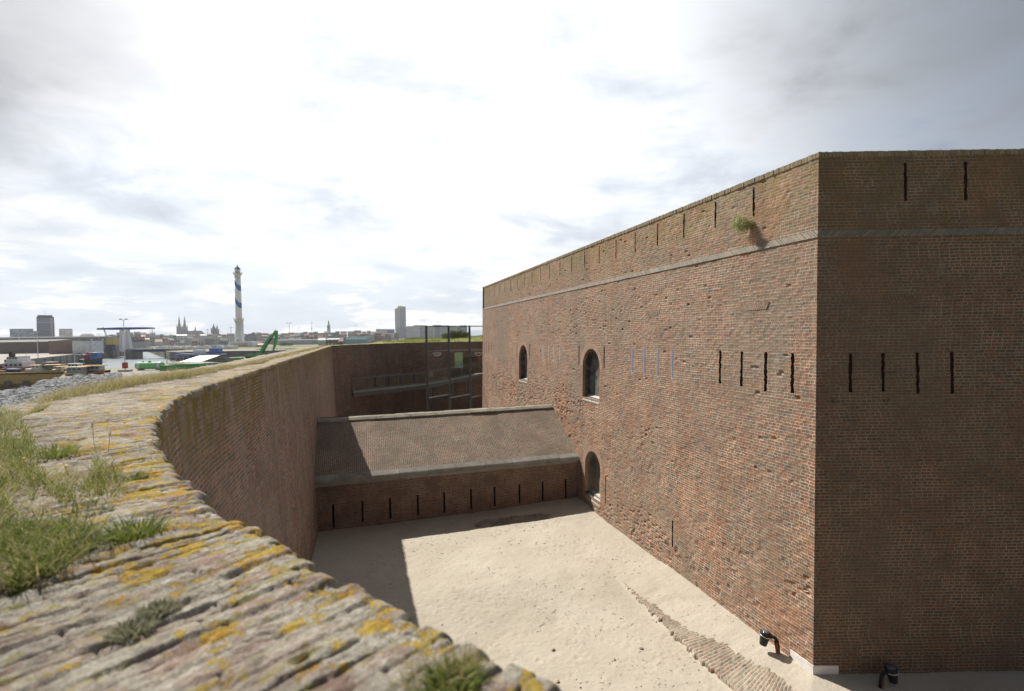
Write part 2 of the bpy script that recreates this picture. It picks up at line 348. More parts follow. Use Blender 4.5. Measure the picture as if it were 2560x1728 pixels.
def sand_mat():
    m, T, b = mat('sand'); co = T.add('ShaderNodeTexCoord').outputs['Object']
    n = T.noise(co, .45, 6, .6); col = T.mix(T.ss(n, .35, .7), (.435, .388, .31), (.485, .438, .36))
    col = T.mix(T.math('MULTIPLY', T.ss(T.noise(T.vmath('ADD', co, (5, 5, 5)), 1.3, 7, .7), .5, .72), .5), col, (.37, .32, .25))
    g = T.noise(co, 130.0, 3, .75); col = T.mix(1.0, col, T.ramp(g, [(.3, .86), (.7, 1.12)]), 'MULTIPLY')
    sp = T.ss(T.noise(T.vmath('ADD', co, (2, 2, 2)), 21.0, 6, .85), .63, .70); col = T.mix(T.math('MULTIPLY', sp, .55), col, (.20, .165, .12))
    h = T.math('ADD', T.math('MULTIPLY', T.noise(co, 13, 7, .72), 1.0), T.math('MULTIPLY', g, .12))
    setb(T, b, color=col, rough=.95, spec=.1, normal=T.bump(h, .7, .035)); return m
M['sand'] = sand_mat()

def coping_mat():
    m, T, b = mat('weathered_coping'); uv = T.add('ShaderNodeUVMap').outputs[0]; ux, uy, _ = T.sep(uv)
    rnd = T.add('ShaderNodeAttribute', attribute_name='rnd').outputs['Fac']; jn = T.add('ShaderNodeAttribute', attribute_name='jnt').outputs['Fac']
    col = T.ramp(rnd, [(0, (.15, .115, .09)), (.2, (.26, .175, .14)), (.45, (.31, .27, .22)), (.72, (.33, .225, .18)), (.90, (.35, .31, .255)), (1, (.32, .14, .095))])
    q = T.vmath('MULTIPLY', uv, (1, .38, 1))
    grey = T.ss(T.noise(q, 12.0, 9, .74), .42, .54); gcol = T.mix(T.ss(T.noise(uv, 30, 7, .8), .3, .7), (.24, .22, .18), (.51, .475, .395))
    col = T.mix(T.math('MULTIPLY', grey, .92), col, gcol)
    dirt = T.ss(T.noise(T.vmath('ADD', q, (9, 2, 0)), 19.0, 8, .78), .52, .64); col = T.mix(T.math('MULTIPLY', dirt, .75), col, (.12, .095, .065))
    big = T.noise(uv, 1.5, 3, .5)
    ol = T.ss(T.math('ADD', T.noise(T.vmath('ADD', q, (3, 8, 0)), 20.0, 7, .7), T.math('MULTIPLY', big, .2)), .64, .70); col = T.mix(T.math('MULTIPLY', ol, .75), col, (.30, .27, .09))
    wh = T.ss(T.noise(T.vmath('ADD', q, (31, 2, 0)), 14.0, 7, .66), .63, .67); col = T.mix(T.math('MULTIPLY', wh, .9), col, (.66, .65, .62))
    ylf = T.noise(T.vmath('ADD', T.vmath('MULTIPLY', uv, (1, .72, 1)), (13, 21, 0)), 11.0, 12, .74, .1)
    edge = T.ss(uy, .95, .05)
    lim = T.math('ADD', ylf, T.math('ADD', T.math('MULTIPLY', edge, .075), T.math('MULTIPLY', T.math('SUBTRACT', big, .5), .30)))
    yl = T.math('MULTIPLY', T.ss(lim, .594, .618), T.ss(T.noise(uv, 95.0, 4, .8), .34, .50)); ycol = T.mix(T.noise(uv, 60, 5, .75), (.33, .21, .02), (.53, .39, .075)); ycol = T.mix(T.ss(T.noise(uv, 6, 3, .6), .5, .65), ycol, (.42, .24, .03))
    jd = T.mix(T.ss(T.noise(uv, 4, 4, .6), .3, .7), (.12, .095, .07), (.33, .29, .23))
    col = T.mix(T.math('MULTIPLY', jn, .85), col, jd)
    col = T.mix(T.math('MULTIPLY', yl, T.math('SUBTRACT', 1.0, T.math('MULTIPLY', jn, .7))), col, ycol)
    f = T.noise(uv, 170.0, 5, .75); m2 = T.noise(uv, 45.0, 6, .7)
    col = T.mix(1.0, col, T.ramp(f, [(.28, .58), (.72, 1.34)]), 'MULTIPLY'); col = T.mix(1.0, col, T.ramp(T.noise(T.vmath('ADD', uv, (50, 9, 0)), 1.6, 5, .65), [(.32, .66), (.55, 1.10)]), 'MULTIPLY')
    h = T.math('ADD', T.math('MULTIPLY', m2, 1.0), T.math('MULTIPLY', f, .35)); h = T.math('ADD', h, T.math('MULTIPLY', yl, .15))
    setb(T, b, color=col, rough=.95, spec=.12, normal=T.bump(h, 1.0, .013)); return m
M['coping'] = coping_mat()

def grass_mat(name, stops, rough=.6, trans=True):
    m, T, b = mat(name); r = T.add('ShaderNodeAttribute', attribute_name='rnd').outputs['Fac']
    col = T.ramp(r, stops); setb(T, b, color=col, rough=rough, spec=.25)
    tr = T.add('ShaderNodeBsdfTranslucent', {0: col}); mx = T.add('ShaderNodeMixShader', {0: .35, 1: b.outputs[0], 2: tr.outputs[0]})
    out = [n for n in T.n if n.type == 'OUTPUT_MATERIAL'][0]; T.l.new(mx.outputs[0], out.inputs[0]); return m
M['grass'] = grass_mat('grass_green', [(0, (.05, .075, .018)), (.3, (.12, .165, .03)), (.6, (.23, .27, .06)), (.85, (.36, .34, .13)), (1, (.52, .44, .25))])
M['drygrass'] = grass_mat('grass_dry', [(0, (.13, .13, .045)), (.3, (.28, .26, .095)), (.6, (.44, .36, .19)), (1, (.62, .52, .33))])
M['leaf'] = grass_mat('leaf', [(0, (.035, .055, .02)), (.5, (.08, .12, .035)), (1, (.18, .22, .07))])
M['plantgreen'] = grass_mat('wall_plant', [(0, (.20, .24, .08)), (.5, (.40, .42, .18)), (1, (.62, .60, .36))])
M['greygreen'] = grass_mat('stonecrop', [(0, (.16, .15, .10)), (.5, (.30, .30, .19)), (1, (.46, .44, .32))])
M['petal'] = simple('yellow_petal', (.75, .62, .04), .5)

def soil_mat():
    m, T, b = mat('glacis_turf'); co = T.add('ShaderNodeTexCoord').outputs['Object']
    n = T.noise(co, 2.2, 7, .65); col = T.ramp(n, [(.3, (.09, .10, .035)), (.5, (.19, .18, .075)), (.65, (.30, .26, .15)), (.8, (.17, .13, .08))])
    col = T.mix(T.ss(T.noise(co, .06, 5, .6), .5, .62), col, (.34, .31, .26))
    setb(T, b, color=col, rough=.95, spec=.1, normal=T.bump(T.noise(co, 14, 5, .7), .8, .03)); return m
M['soil'] = soil_mat()
M['quayground'] = stone_mat('quay_paving', (.32, .30, .265), (.42, .395, .35), (.28, .26, .2), .06, .5)
M['cityground'] = stone_mat('city_ground', (.22, .23, .15), (.36, .34, .27), (.14, .16, .07), .02, .7)
M['quaywall'] = stone_mat('quay_wall', (.15, .14, .115), (.22, .205, .175), (.08, .07, .06), .25, .7)
M['rock'] = stone_mat('riprap', (.30, .305, .31), (.46, .46, .455), (.2, .19, .17), 1.2, .5)
def water_mat():
    m, T, b = mat('harbour_water'); co = T.add('ShaderNodeTexCoord').outputs['Object']
    setb(T, b, color=(.235, .265, .295), rough=.35, spec=.04, normal=T.bump(T.noise(co, .9, 5, .6), .35, .12)); return m
M['water'] = water_mat()

# ------------------------------------------------------------------ the bastion
CB = np.array([6.2, 9.85]); dL = np.array([-.301, .9535]); dL = dL / np.linalg.norm(dL); nin = np.array([dL[1], -dL[0]])
dR = np.array([1.0, 0.0]); ninR = np.array([0.0, 1.0]); ZT = 11.09; ZL0, ZL1 = 9.31, 9.45
BL, BR = .0225, .0135
def lines(lo, hi, step, extra, fine=None):
    base = list(np.arange(lo, hi + 1e-6, step)) + [hi]
    ex = sorted(set(round(e, 4) for e in extra))
    out = [b for b in base if all(abs(b - e) > step * .38 for e in ex)] + ex
    return np.array(sorted(set(round(o, 4) for o in out)))
def brick_face(name, o2, d2, n2, bat, L0, L, z0, z1, slits, arches, material, parent, setback=0.0, step=.055, pits=None, flip=False, coarse_from=None):
    ex_s = []; ex_z = []
    for s, za, zb, wd in slits: ex_s += [s - wd / 2, s + wd / 2]; ex_z += [za, zb]
    for a0, a1, zb, zsp, r in arches: ex_s += [a0, a1, (a0 + a1) / 2]; ex_z += [zb, zsp + r + .0]
    ex_s = [e for e in ex_s if L0 < e < L]; ex_z = [e for e in ex_z if z0 < e < z1]
    S = lines(L0, L if coarse_from is None else coarse_from, step, ex_s)
    if coarse_from is not None: S = np.append(S, np.arange(coarse_from + .5, L + .01, .5))
    Z = lines(z0, z1, .03325, ex_z)
    SS, ZZ = np.meshgrid(S, Z, indexing='ij')
    # relief: lost and spalled bricks, gentle waviness
    row = np.floor(ZZ / .0665); colm = np.floor(SS / .1075 + (row % 2) * .5)
    zone = fbm2(SS, ZZ * 1.3, .28, 4, 3)
    hh = hash2(row, colm, 5); depth = np.zeros_like(SS)
    if pits:
        dens = np.zeros_like(SS)
        for cs, cz, rs, rz, am in pits: dens = np.maximum(dens, am * np.exp(-((SS - cs) / rs) ** 2 - ((ZZ - cz) / rz) ** 2))
        thr = dens * (zone > .40) + .002
        nb = fbm2(SS, ZZ, 5.0, 3, 11)
        depth = np.where(hh < thr * .55, .012 + .03 * hash2(row, colm, 9) * (.4 + 1.2 * fbm2(SS, ZZ, 9.0, 2, 13)), 0) + np.clip(nb - .56, 0, 1) * .30 * np.clip(dens * 1.6, 0, 1)
        depth -= .006 * (hash2(row, colm, 21) - .5) * 2
    depth = depth + (fbm2(SS, ZZ, .5, 3, 8) - .5) * .03 + (fbm2(SS, ZZ, 3.0, 2, 18) - .5) * .012
    msk = np.ones_like(SS)
    for s, za, zb, wd in slits: msk *= sstep(np.maximum(np.abs(SS - s) - wd / 2, np.maximum(za - ZZ, ZZ - zb)), .0, .14)
    for a0, a1, zb, zsp, r in arches: msk *= sstep(np.maximum(np.abs(SS - (a0 + a1) / 2) - (a1 - a0) / 2 - .2, np.maximum(zb - ZZ, ZZ - zsp - r - .2)), .0, .25)
    msk *= sstep(SS, L0, L0 + .12) * sstep(ZZ, z0, z0 + .06) * sstep(ZZ, z1, z1 - .06)
    depth *= msk
    # ragged vertical edges of the slits
    for s, za, zb, wd in slits:
        for e in (s - wd / 2, s + wd / 2):
            j = np.isclose(SS, round(e, 4), atol=2e-4) & (ZZ > za + .01) & (ZZ < zb - .01)
            SS = np.where(j, SS + (hash2(np.floor(ZZ / .0665), np.full_like(ZZ, e * 9), 2) - .5) * .024, SS)
    D = setback + depth
    aL_, aR_ = BL * ZZ + setback, BR * ZZ + setback; cy_ = aR_; cx_ = (aL_ - nin[1] * cy_) / nin[0]; sh_ = cx_ * d2[0] + cy_ * d2[1]
    SS = SS + sh_ * np.clip(1 - SS / .5, 0, 1)
    P = np.stack([o2[0] + d2[0] * SS + n2[0] * (bat * ZZ + D), o2[1] + d2[1] * SS + n2[1] * (bat * ZZ + D), ZZ], -1)
    sc = (SS[:-1, :-1] + SS[1:, 1:]) / 2; zc = (ZZ[:-1, :-1] + ZZ[1:, 1:]) / 2
    S0 = np.broadcast_to(((S[:-1] + S[1:]) / 2)[:, None], sc.shape); Z0 = np.broadcast_to(((Z[:-1] + Z[1:]) / 2)[None, :], sc.shape)
    keep = np.ones(sc.shape, bool)
    for s, za, zb, wd in slits: keep &= ~((np.abs(S0 - s) < wd / 2) & (Z0 > za) & (Z0 < zb))
    for a0, a1, zb, zsp, r in arches: keep &= ~((S0 > a0) & (S0 < a1) & (Z0 > zb) & (Z0 < zsp + r))
    return grid_mesh(name, P, material, parent, uv=np.stack([SS, ZZ], -1), mask=keep, smooth=False, flip=flip)
def fpt(o2, d2, n2, bat, s, z, dd=0.0):
    return (o2[0] + d2[0] * s + n2[0] * (bat * z + dd), o2[1] + d2[1] * s + n2[1] * (bat * z + dd), z)
def slit_box(par, o2, d2, n2, bat, s, za, zb, wd, name='loophole', material=None, deep=.5, e=.03, back=0.0):
    mb = MB(); a, b = s - wd / 2 - e, s + wd / 2 + e; z0, z1 = za - e, zb + e
    F = lambda s_, z_, dd: fpt(o2, d2, n2, bat, s_, z_, dd + back)
    f0 = .004; w2 = -.02
    mb.quad([F(a, z0, f0), F(a, z1, f0), F(a - w2, z1, deep), F(a - w2, z0, deep)])
    mb.quad([F(b, z0, f0), F(b + w2, z0, deep), F(b + w2, z1, deep), F(b, z1, f0)])
    mb.quad([F(a, z0, f0), F(a - w2, z0, deep), F(b + w2, z0, deep), F(b, z0, f0)])
    mb.quad([F(a, z1, f0), F(b, z1, f0), F(b + w2, z1, deep), F(a - w2, z1, deep)])
    mb.quad([F(a - w2, z0, deep), F(a - w2, z1, deep), F(b + w2, z1, deep), F(b + w2, z0, deep)], m=1)
    return mb.build(name, [M['slit'], M['dark']], par)

fort = empty('bastion', (6.2, 9.85, 0), 0, 'tall red and brown brick bastion wall with loopholes filling the right of the ditch', 'fort wall')
def local(o2): return np.array(o2) - np.array([6.2, 9.85])
O = np.array([0.0, 0.0])
upL = [(1.85 + 1.318 * k, 10.17, 10.87, .062) for k in range(20)]
midL = [(28.2, 5.98, 6.83, .07), (27.5, 5.98, 6.83, .07), (26.8, 5.98, 6.83, .07), (26.1, 5.98, 6.83, .07), (20.07, 5.97, 6.83, .085), (17.77, 5.97, 6.83, .085),
        (11.40, 6.0, 6.86, .085), (9.15, 6.0, 6.86, .085), (2.84, 6.0, 6.87, .085), (2.09, 6.0, 6.87, .085), (1.35, 5.96, 6.88, .085), (.62, 6.0, 6.88, .085)]
blue = [(7.10, 5.99, 6.84, .06), (6.35, 5.99, 6.84, .06), (5.60, 5.99, 6.84, .06), (4.86, 5.99, 6.84, .06)]
pale = [(15.71, 5.98, 6.84, .06), (14.98, 5.98, 6.84, .06), (14.25, 5.98, 6.84, .06), (13.49, 5.98, 6.84, .06)]
lowL = [(8.955, .72, 1.84, .06), (4.765, .83, 1.65, .06), (11.11, .9, 1.81, .06)]
arches = [(9.50, 11.02, 4.70, 5.98, .76), (18.14, 19.65, 4.72, 5.985, .755), (9.36, 10.72, .68, 1.86, .68)]
allL = midL + blue + pale + lowL
pits = [(22, 4.0, 6.5, 1.3, .42), (16, 3.2, 5, 1.2, .30), (12.8, 3.2, 2.0, 1.5, .45), (8, 3.0, 4, 1.2, .22), (5, .7, 5, .7, .34), (2.0, 1.6, 2.2, 1.4, .30), (3, 5, 3, 2.5, .06), (15, 8, 9, 1.6, .08), (24, 8, 5, 1.2, .08)]
brick_face('wall', O, dL, nin, BL, 0.0, 28.7, -.4, ZL0, allL, arches, M['bastion'], fort, pits=pits)
lo = brick_face('wall', O, dL, nin, BL, 0.0, 28.7, ZL1, ZT - .1, upL, [], M['bastion'], fort, setback=.07, pits=[(14, 10, 14, 1.0, .04)])
upR = [(2.07 + 1.262 * k, 10.04, 10.84, .066) for k in range(20)]
midR = [(.84, 6.07, 6.88, .068), (1.52, 6.07, 6.88, .068), (2.24, 6.02, 6.88, .068), (2.96, 6.01, 6.88, .068)]
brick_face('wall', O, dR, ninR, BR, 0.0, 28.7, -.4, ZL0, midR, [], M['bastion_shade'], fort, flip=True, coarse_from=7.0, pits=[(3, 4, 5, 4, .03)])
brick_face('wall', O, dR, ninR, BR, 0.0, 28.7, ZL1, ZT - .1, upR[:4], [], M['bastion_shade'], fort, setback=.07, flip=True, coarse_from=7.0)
for (lst, mt) in ((upL, 'dark'), (midL, 'dark'), (lowL, 'dark')):
    for s, za, zb, wd in lst: slit_box(fort, O, dL, nin, BL, s, za, zb, wd, material=M[mt], back=.07 if lst is upL else 0)
for s, za, zb, wd in upR[:4] + midR: slit_box(fort, O, dR, ninR, BR, s, za, zb, wd, back=.07 if zb > 9 else 0)
for lst, mm, lab in ((blue, 'blue_strip', 'loophole closed with blue glazing'), (pale, 'white_strip', 'loophole closed with whitish strip')):
    for s, za, zb, wd in lst:
        h = slit_box(fort, O, dL, nin, BL, s, za, zb, wd, deep=.10); h['label'] = lab
        F = lambda s_, z_, dd: fpt(O, dL, nin, BL, s_, z_, dd)
        mb = MB(); a, b = s - wd / 2 - .005, s + wd / 2 + .005
        mb.quad([F(a, za, -.002), F(a, zb, -.002), F(b, zb, -.002), F(b, za, -.002)]); g = mb.build('glazing_strip', M[mm], h)
        mb = MB()
        if lst is blue:
            mb.quad([F(b - .004, za - .03, -.004), F(b - .004, zb, -.004), F(b + .016, zb, -.004), F(b + .016, za - .03, -.004)])
            mb.quad([F(a - .01, za - .05, -.003), F(a - .01, za + .0, -.003), F(b + .02, za + .0, -.003), F(b + .02, za - .05, -.003)])
            mb.build('white_edge', M['white_strip'], h)
# setback returns of the corner above and below the ledge are covered by the ledge itself
def corner_off(dd, z):
    """corner point where both faces are set back by dd"""
    aL = BL * z + dd; aR = BR * z + dd
    # solve p.nin=aL , p.ninR=aR
    A_ = np.array([nin, ninR]); return np.linalg.solve(A_, [aL, aR])
def band(name, z0, z1, d0, d1, material, sL=28.7, sR=28.7, top=None, nseg=60, amp=.0, vscale=1.0, cap=False):
    """mitred band round the corner: profile from (z0,d0) to (z1,d1); optional back top edge"""
    prof = [(z0, d0), (z1, d1)] + ([(z1, top)] if top is not None else [])
    mb = MB()
    for side, L in (('L', sL), ('R', sR)):
        d2, n2, bt = (dL, nin, BL) if side == 'L' else (dR, ninR, BR)
        ts = np.linspace(0, 1, nseg + 1) ** 1.4
        for k in range(len(prof) - 1):
            (za, da), (zb, db) = prof[k], prof[k + 1]
            for i in range(nseg):
                pts = []
                for t_, zz_, dd_ in ((ts[i], za, da), (ts[i + 1], za, da), (ts[i + 1], zb, db), (ts[i], zb, db)):
                    c_ = corner_off(dd_, zz_); e_ = n2 * (bt * zz_ + dd_) + d2 * L
                    q = c_ * (1 - t_) + e_ * t_
                    wob = amp * (float(fbm2(np.array([t_ * L]), np.array([zz_]), 2.0, 3, 4)[0]) - .5)
                    q = q - n2 * wob * (t_ > 0)
                    pts.append((q[0], q[1], zz_ + wob * .6))
                uv = [(ts[i] * L, 0), (ts[i + 1] * L, 0), (ts[i + 1] * L, (zb - za) + abs(db - da)), (ts[i] * L, (zb - za) + abs(db - da))]
                if side == 'L': pts = pts[::-1]; uv = uv[::-1]
                mb.quad(pts, [(u_ + k * 3.0, v_ * vscale) for u_, v_ in uv])
    return mb.build(name, material, fort)
band('string_course', ZL0 - .004, ZL1 + .012, -.022, .066, M['ledge'], amp=.03)
band('string_course_underside', ZL0 - .0042, ZL0 - .004, .03, -.022, M['ledge'], amp=.0)
# coping of bricks on edge, built brick by brick
def coping_row():
    mb = MB()
    for side, L in (('L', 28.7), ('R', 9.0)):
        d2, n2, bt = (dL, nin, BL) if side == 'L' else (dR, ninR, BR); t_ = float(corner_off(.052, ZT - .1) @ d2) + .002
        while t_ < L:
            wd = .062 + random.uniform(-.006, .008); hh_ = .112 + random.uniform(-.005, .004); pr = .052 + random.uniform(-.012, .008)
            z0 = ZT - .1; c = n2 * (bt * z0 + pr) + d2 * t_; e_ = d2 * wd; bk_ = n2 * .24
            P = [c, c + e_, c + e_ + bk_, c + bk_]
            if side == 'L': P = [P[1], P[0], P[3], P[2]]
            b = len(mb.v); rz = random.uniform(-.004, .004)
            mb.v += [(q[0], q[1], z0 - .012) for q in P] + [(q[0] + n2[0] * .006, q[1] + n2[1] * .006, z0 + hh_ - .012 + rz) for q in P]
            u0 = random.random() * 40
            for f in ((4, 5, 6, 7), (0, 1, 5, 4), (1, 2, 6, 5), (2, 3, 7, 6), (3, 0, 4, 7)):
                mb.f.append(tuple(b + i for i in f)); mb.uv.append([(u0, .02), (u0 + .05, .02), (u0 + .05, .06), (u0, .06)]); mb.mi.append(0)
            t_ += wd + .009
    return mb.build('coping', M['bastion_cope'], fort)
def cope_mat():
    m, T, b = mat('bastion_coping'); co = T.add('ShaderNodeTexCoord').outputs['Object']; uv = T.add('ShaderNodeUVMap').outputs[0]
    rnd = T.noise(uv, 3.0, 1); col = T.ramp(rnd, [(.3, (.15, .12, .085)), (.5, (.22, .17, .12)), (.7, (.29, .22, .15))])
    n = T.noise(co, 14, 6, .7); col = T.mix(T.math('MULTIPLY', T.ss(n, .45, .62), .7), col, (.24, .19, .06)); n3 = T.noise(co, 3, 5, .7)
    col = T.mix(T.math('MULTIPLY', T.ss(n3, .5, .65), .6), col, (.13, .11, .06))
    setb(T, b, color=col, rough=.95, normal=T.bump(n, .6, .01)); return m
M['bastion_cope'] = cope_mat(); coping_row()
# earth top of the bastion and the two hidden far faces
cT = corner_off(.2, ZT - .06); eL = dL * 28.7 + nin * (BL * ZT + .2); eR = dR * 28.7 + ninR * (BR * ZT + .2)
farL = dL * 28.7 + np.array([.809, .588]) * 28; farR = dR * 28.7 + np.array([.3, .954]) * 28
mb = MB(); mb.quad([(cT[0], cT[1], ZT - .06), (eR[0], eR[1], ZT - .06), (farR[0], farR[1], ZT - .06), (farL[0], farL[1], ZT - .06), (eL[0], eL[1], ZT - .06)]); mb.build('top_fill', M['soil'], fort)
for (A_, B_) in ((dL * 28.7, farL), (farR, dR * 28.7)):
    mb = MB()
    L = float(np.linalg.norm(B_ - A_)); mb.quad([(A_[0], A_[1], -.4), (A_[0] + nin[0] * .25 if A_ is not farR else A_[0], A_[1], ZT), (B_[0], B_[1], ZT), (B_[0], B_[1], -.4)][::1], [(0, 0), (0, ZT), (L, ZT), (L, 0)])
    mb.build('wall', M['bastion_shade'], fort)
# return edge of the far end above ledge
# arched blind windows
def arch_window(a0, a1, zb, zsp, r, depth, sill_drop, surround, mat_back):
    F = lambda s_, z_, dd: fpt(O, dL, nin, BL, s_, z_, dd)
    cs = (a0 + a1) / 2; hw = (a1 - a0) / 2; n = 20
    arc = [(cs + hw * math.cos(math.pi * i / n), zsp + r * math.sin(math.pi * i / n)) for i in range(n + 1)]   # from a1 to a0
    win = bpy.data.objects.new('blind_window', None); COL.objects.link(win); win.parent = fort
    mb = MB()
    for i in range(n):                                     # spandrels, flush with the wall
        (s0, z0_), (s1, z1_) = arc[i], arc[i + 1]; zt = zsp + r
        mb.quad([F(s0, z0_, 0), F(s0, zt, 0), F(s1, zt, 0), F(s1, z1_, 0)][::-1], [(s0, z0_), (s0, zt), (s1, zt), (s1, z1_)][::-1])
    mb.build('spandrel', M['bastion'], win)
    out = [(a1, zb)] + arc + [(a0, zb)]
    mb = MB(); acc = 0
    for (s0, z0_), (s1, z1_) in zip(out[:-1], out[1:]):
        L = math.hypot(s1 - s0, z1_ - z0_); mb.quad([F(s0, z0_, 0), F(s1, z1_, 0), F(s1, z1_, depth), F(s0, z0_, depth)], [(0, acc), (0, acc + L), (depth, acc + L), (depth, acc)]); acc += L
    mb.build('reveal', M['jamb'] if surround else M['arch'], win)
    mb = MB(); d2_ = depth + .20
    for (s0, z0_), (s1, z1_) in zip(out[:-1], out[1:]): mb.quad([F(s0, z0_, depth), F(s1, z1_, depth), F(s1, z1_, d2_), F(s0, z0_, d2_)])
    mb.quad([F(a0, zb, depth), F(a1, zb, depth), F(a1, zb, d2_), F(a0, zb, d2_)]); mb.build('plaster_niche', mat_back, win); depth = d2_
    mb = MB(); mb.quad([F(s_, z_, depth) for s_, z_ in out]); mb.build('back_panel', mat_back, win)
    mb = MB(); zo = zb - sill_drop
    v = [F(a0 + .0, zo + .0, -.015), F(a1, zo, -.015), F(a1, zb + .06, depth - .004), F(a0, zb + .06, depth - .004), F(a0, zo - .06, -.015), F(a1, zo - .06, -.015), F(a1, zo - .06, .05), F(a0, zo - .06, .05)]
    for f in ((0, 1, 2, 3), (4, 5, 1, 0), (7, 6, 5, 4)): mb.quad([v[i] for i in f][::-1])
    mb.build('sill', M['sill'], win)
    # voussoir ring and jamb bricks, a few mm proud
    mb = MB(); ri, ro = 1.0, 1.0 + .23 / hw; e = -.006; acc = 0
    for i in range(n):
        q = []
        for kk, j in ((ri, i), (ri, i + 1), (ro, i + 1), (ro, i)):
            t_ = math.pi * j / n; q.append(F(cs + hw * kk * math.cos(t_), zsp + (r * kk + 0) * math.sin(t_), e))
        L = math.pi * hw / n * 1.1; mb.quad(q[::-1], [(0, acc), (0, acc + L), (.23, acc + L), (.23, acc)][::-1]); acc += L
    mb.build('arch_ring', M['arch'], win)
    for (x0, x1) in ((a0 - .11, a0), (a1, a1 + .11)):
        mb = MB()
        zz_ = zo if surround else zb; k = 0
        while zz_ < zsp - .01:
            z2 = min(zz_ + .0665, zsp); ex = .0 if k % 2 else .10
            xa, xb = (x0 - ex, x1) if x0 < a0 - .05 else (x0, x1 + ex)
            mb.quad([F(xa, zz_, e), F(xb, zz_, e), F(xb, z2, e), F(xa, z2, e)][::-1], [(xa, zz_), (xb, zz_), (xb, z2), (xa, z2)][::-1]); zz_ = z2; k += 1
        mb.build('jamb', M['jamb'] if surround else M['arch'], win)
for k, (a0, a1, zb, zsp, r) in enumerate(arches):
    arch_window(a0, a1, zb, zsp, r, .12 if k < 2 else .16, .10 if k < 2 else .16, k < 2, M['plaster'] if k < 2 else M['plaster2'])
# flat relieving arches of upright bricks in the wall face
def soldier(d2, n2, bt, s0, s1, z0, z1, flip, mt):
    F = lambda s_, z_: fpt(O, d2, n2, bt, s_, z_, -.009)
    mb = MB(); e_ = .09
    q = [F(s0 + e_, z0), F(s1 - e_, z0), F(s1, z1), F(s0, z1)]; uv_ = [(s0 + .0, 0.02), (s1, .02), (s1, .02 + z1 - z0), (s0, .02 + z1 - z0)]
    mb.quad(q if flip else q[::-1], uv_ if flip else uv_[::-1])
    mb.build('relieving_arch', mt, fort)
soldier(dL, nin, BL, 1.26, 2.24, 7.88, 8.06, False, M['soldier']); soldier(dL, nin, BL, 5.53, 6.29, 7.87, 8.05, False, M['soldier'])
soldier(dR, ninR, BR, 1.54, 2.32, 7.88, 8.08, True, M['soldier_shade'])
# pale concrete block at the foot of the corner
cc = corner_off(-.012, .1); mb = MB()
for d2, n2, bt, L, fl in ((dL, nin, BL, .55, True), (dR, ninR, BR, .53, False)):
    e_ = n2 * (bt * .1 - .012) + d2 * L
    q = [(cc[0], cc[1], -.2), (e_[0], e_[1], -.2), (e_[0], e_[1], .345), (cc[0], cc[1], .355)]; mb.quad(q[::-1] if fl else q)
    t_ = [(cc[0], cc[1], .355), (e_[0], e_[1], .345), (e_[0] + n2[0] * .05, e_[1] + n2[1] * .05, .345), (cc[0] + .05, cc[1] + .05, .355)]; mb.quad(t_[::-1] if fl else t_)
    s_ = [(e_[0], e_[1], -.2), (e_[0] + n2[0] * .05, e_[1] + n2[1] * .05, -.2), (e_[0] + n2[0] * .05, e_[1] + n2[1] * .05, .345), (e_[0], e_[1], .345)]; mb.quad(s_)
mb.build('corner_block', M['concrete'], fort)

# ------------------------------------------------------------------ counterscarp wall (camera stands on it)
CC = np.array([6.3, 10.0]); RC = 11.05; WT = 6.76
PH0 = math.atan2(-nin[1], -nin[0]) % (2 * math.pi)
T0 = CC - RC * nin
A_END = 28.9                                                   # a: metres along the wall head, 0 at the tangent point, negative round the curve
def path(a, u):
    """a,u arrays -> x,y ; u = metres outward from the ditch edge"""
    a = np.asarray(a, float); u = np.asarray(u, float)
    ph = PH0 - np.minimum(a, 0) / RC
    xa = CC[0] + (RC + u) * np.cos(ph); ya = CC[1] + (RC + u) * np.sin(ph)
    xs = T0[0] + dL[0] * a - nin[0] * u; ys = T0[1] + dL[1] * a - nin[1] * u
    return np.where(a < 0, xa, xs), np.where(a < 0, ya, ys)
cs_wall = empty('counterscarp_wall', (0, 0, 0), 0, 'curved brick ditch wall with lichen covered top running from the foreground into the distance', 'ditch wall')
# head of the wall: eroded bricks on edge
al = [-15.0]; 
while al[-1] < A_END:
    x_, y_ = path(al[-1], .2); dd = math.sqrt(float(x_) ** 2 + float(y_) ** 2 + .41); al.append(al[-1] + max(.0045, .0042 * dd * (1 if float(y_) > .4 or float(x_) > -3 else 3)))
al = np.array(al); ul = np.concatenate([np.linspace(0, .75, 130), np.linspace(.757, 1.45, 90)])
A2, U2 = np.meshgrid(al, ul, indexing='ij')
SW = .058
warp = (fbm2(A2, U2, .9, 3, 31) - .5) * .07 + (fbm2(A2, U2, 5, 3, 32) - .5) * .022
st = (A2 + warp) / SW; si = np.floor(st); sf = st - si
bu = (U2 + (fbm2(A2, U2, 4, 2, 35) - .5) * .05) / .215 + hash2(si, 0 * si, 3) * 1.0; bi = np.floor(bu); bf = bu - bi
hb = hash2(si, bi, 1); jdep = hash2(si, bi, 12)
jr = 1 - sstep(np.minimum(sf, 1 - sf) * SW, .0015, .0065 + .004 * jdep); je = (1 - sstep(np.minimum(bf, 1 - bf) * .215, .002, .008)) * .8
jnt = np.maximum(jr, je)
deepj = np.clip(jdep * 2.6 - 1.6, 0, 1)
hgt = (hb - .5) * .0105 - jr * (.0045 + .026 * deepj) - je * (.001 + .012 * np.clip(hash2(si, bi, 14) * 2 - 1, 0, 1))
jnt = np.maximum(jr * (.55 + .45 * deepj), je * .6)
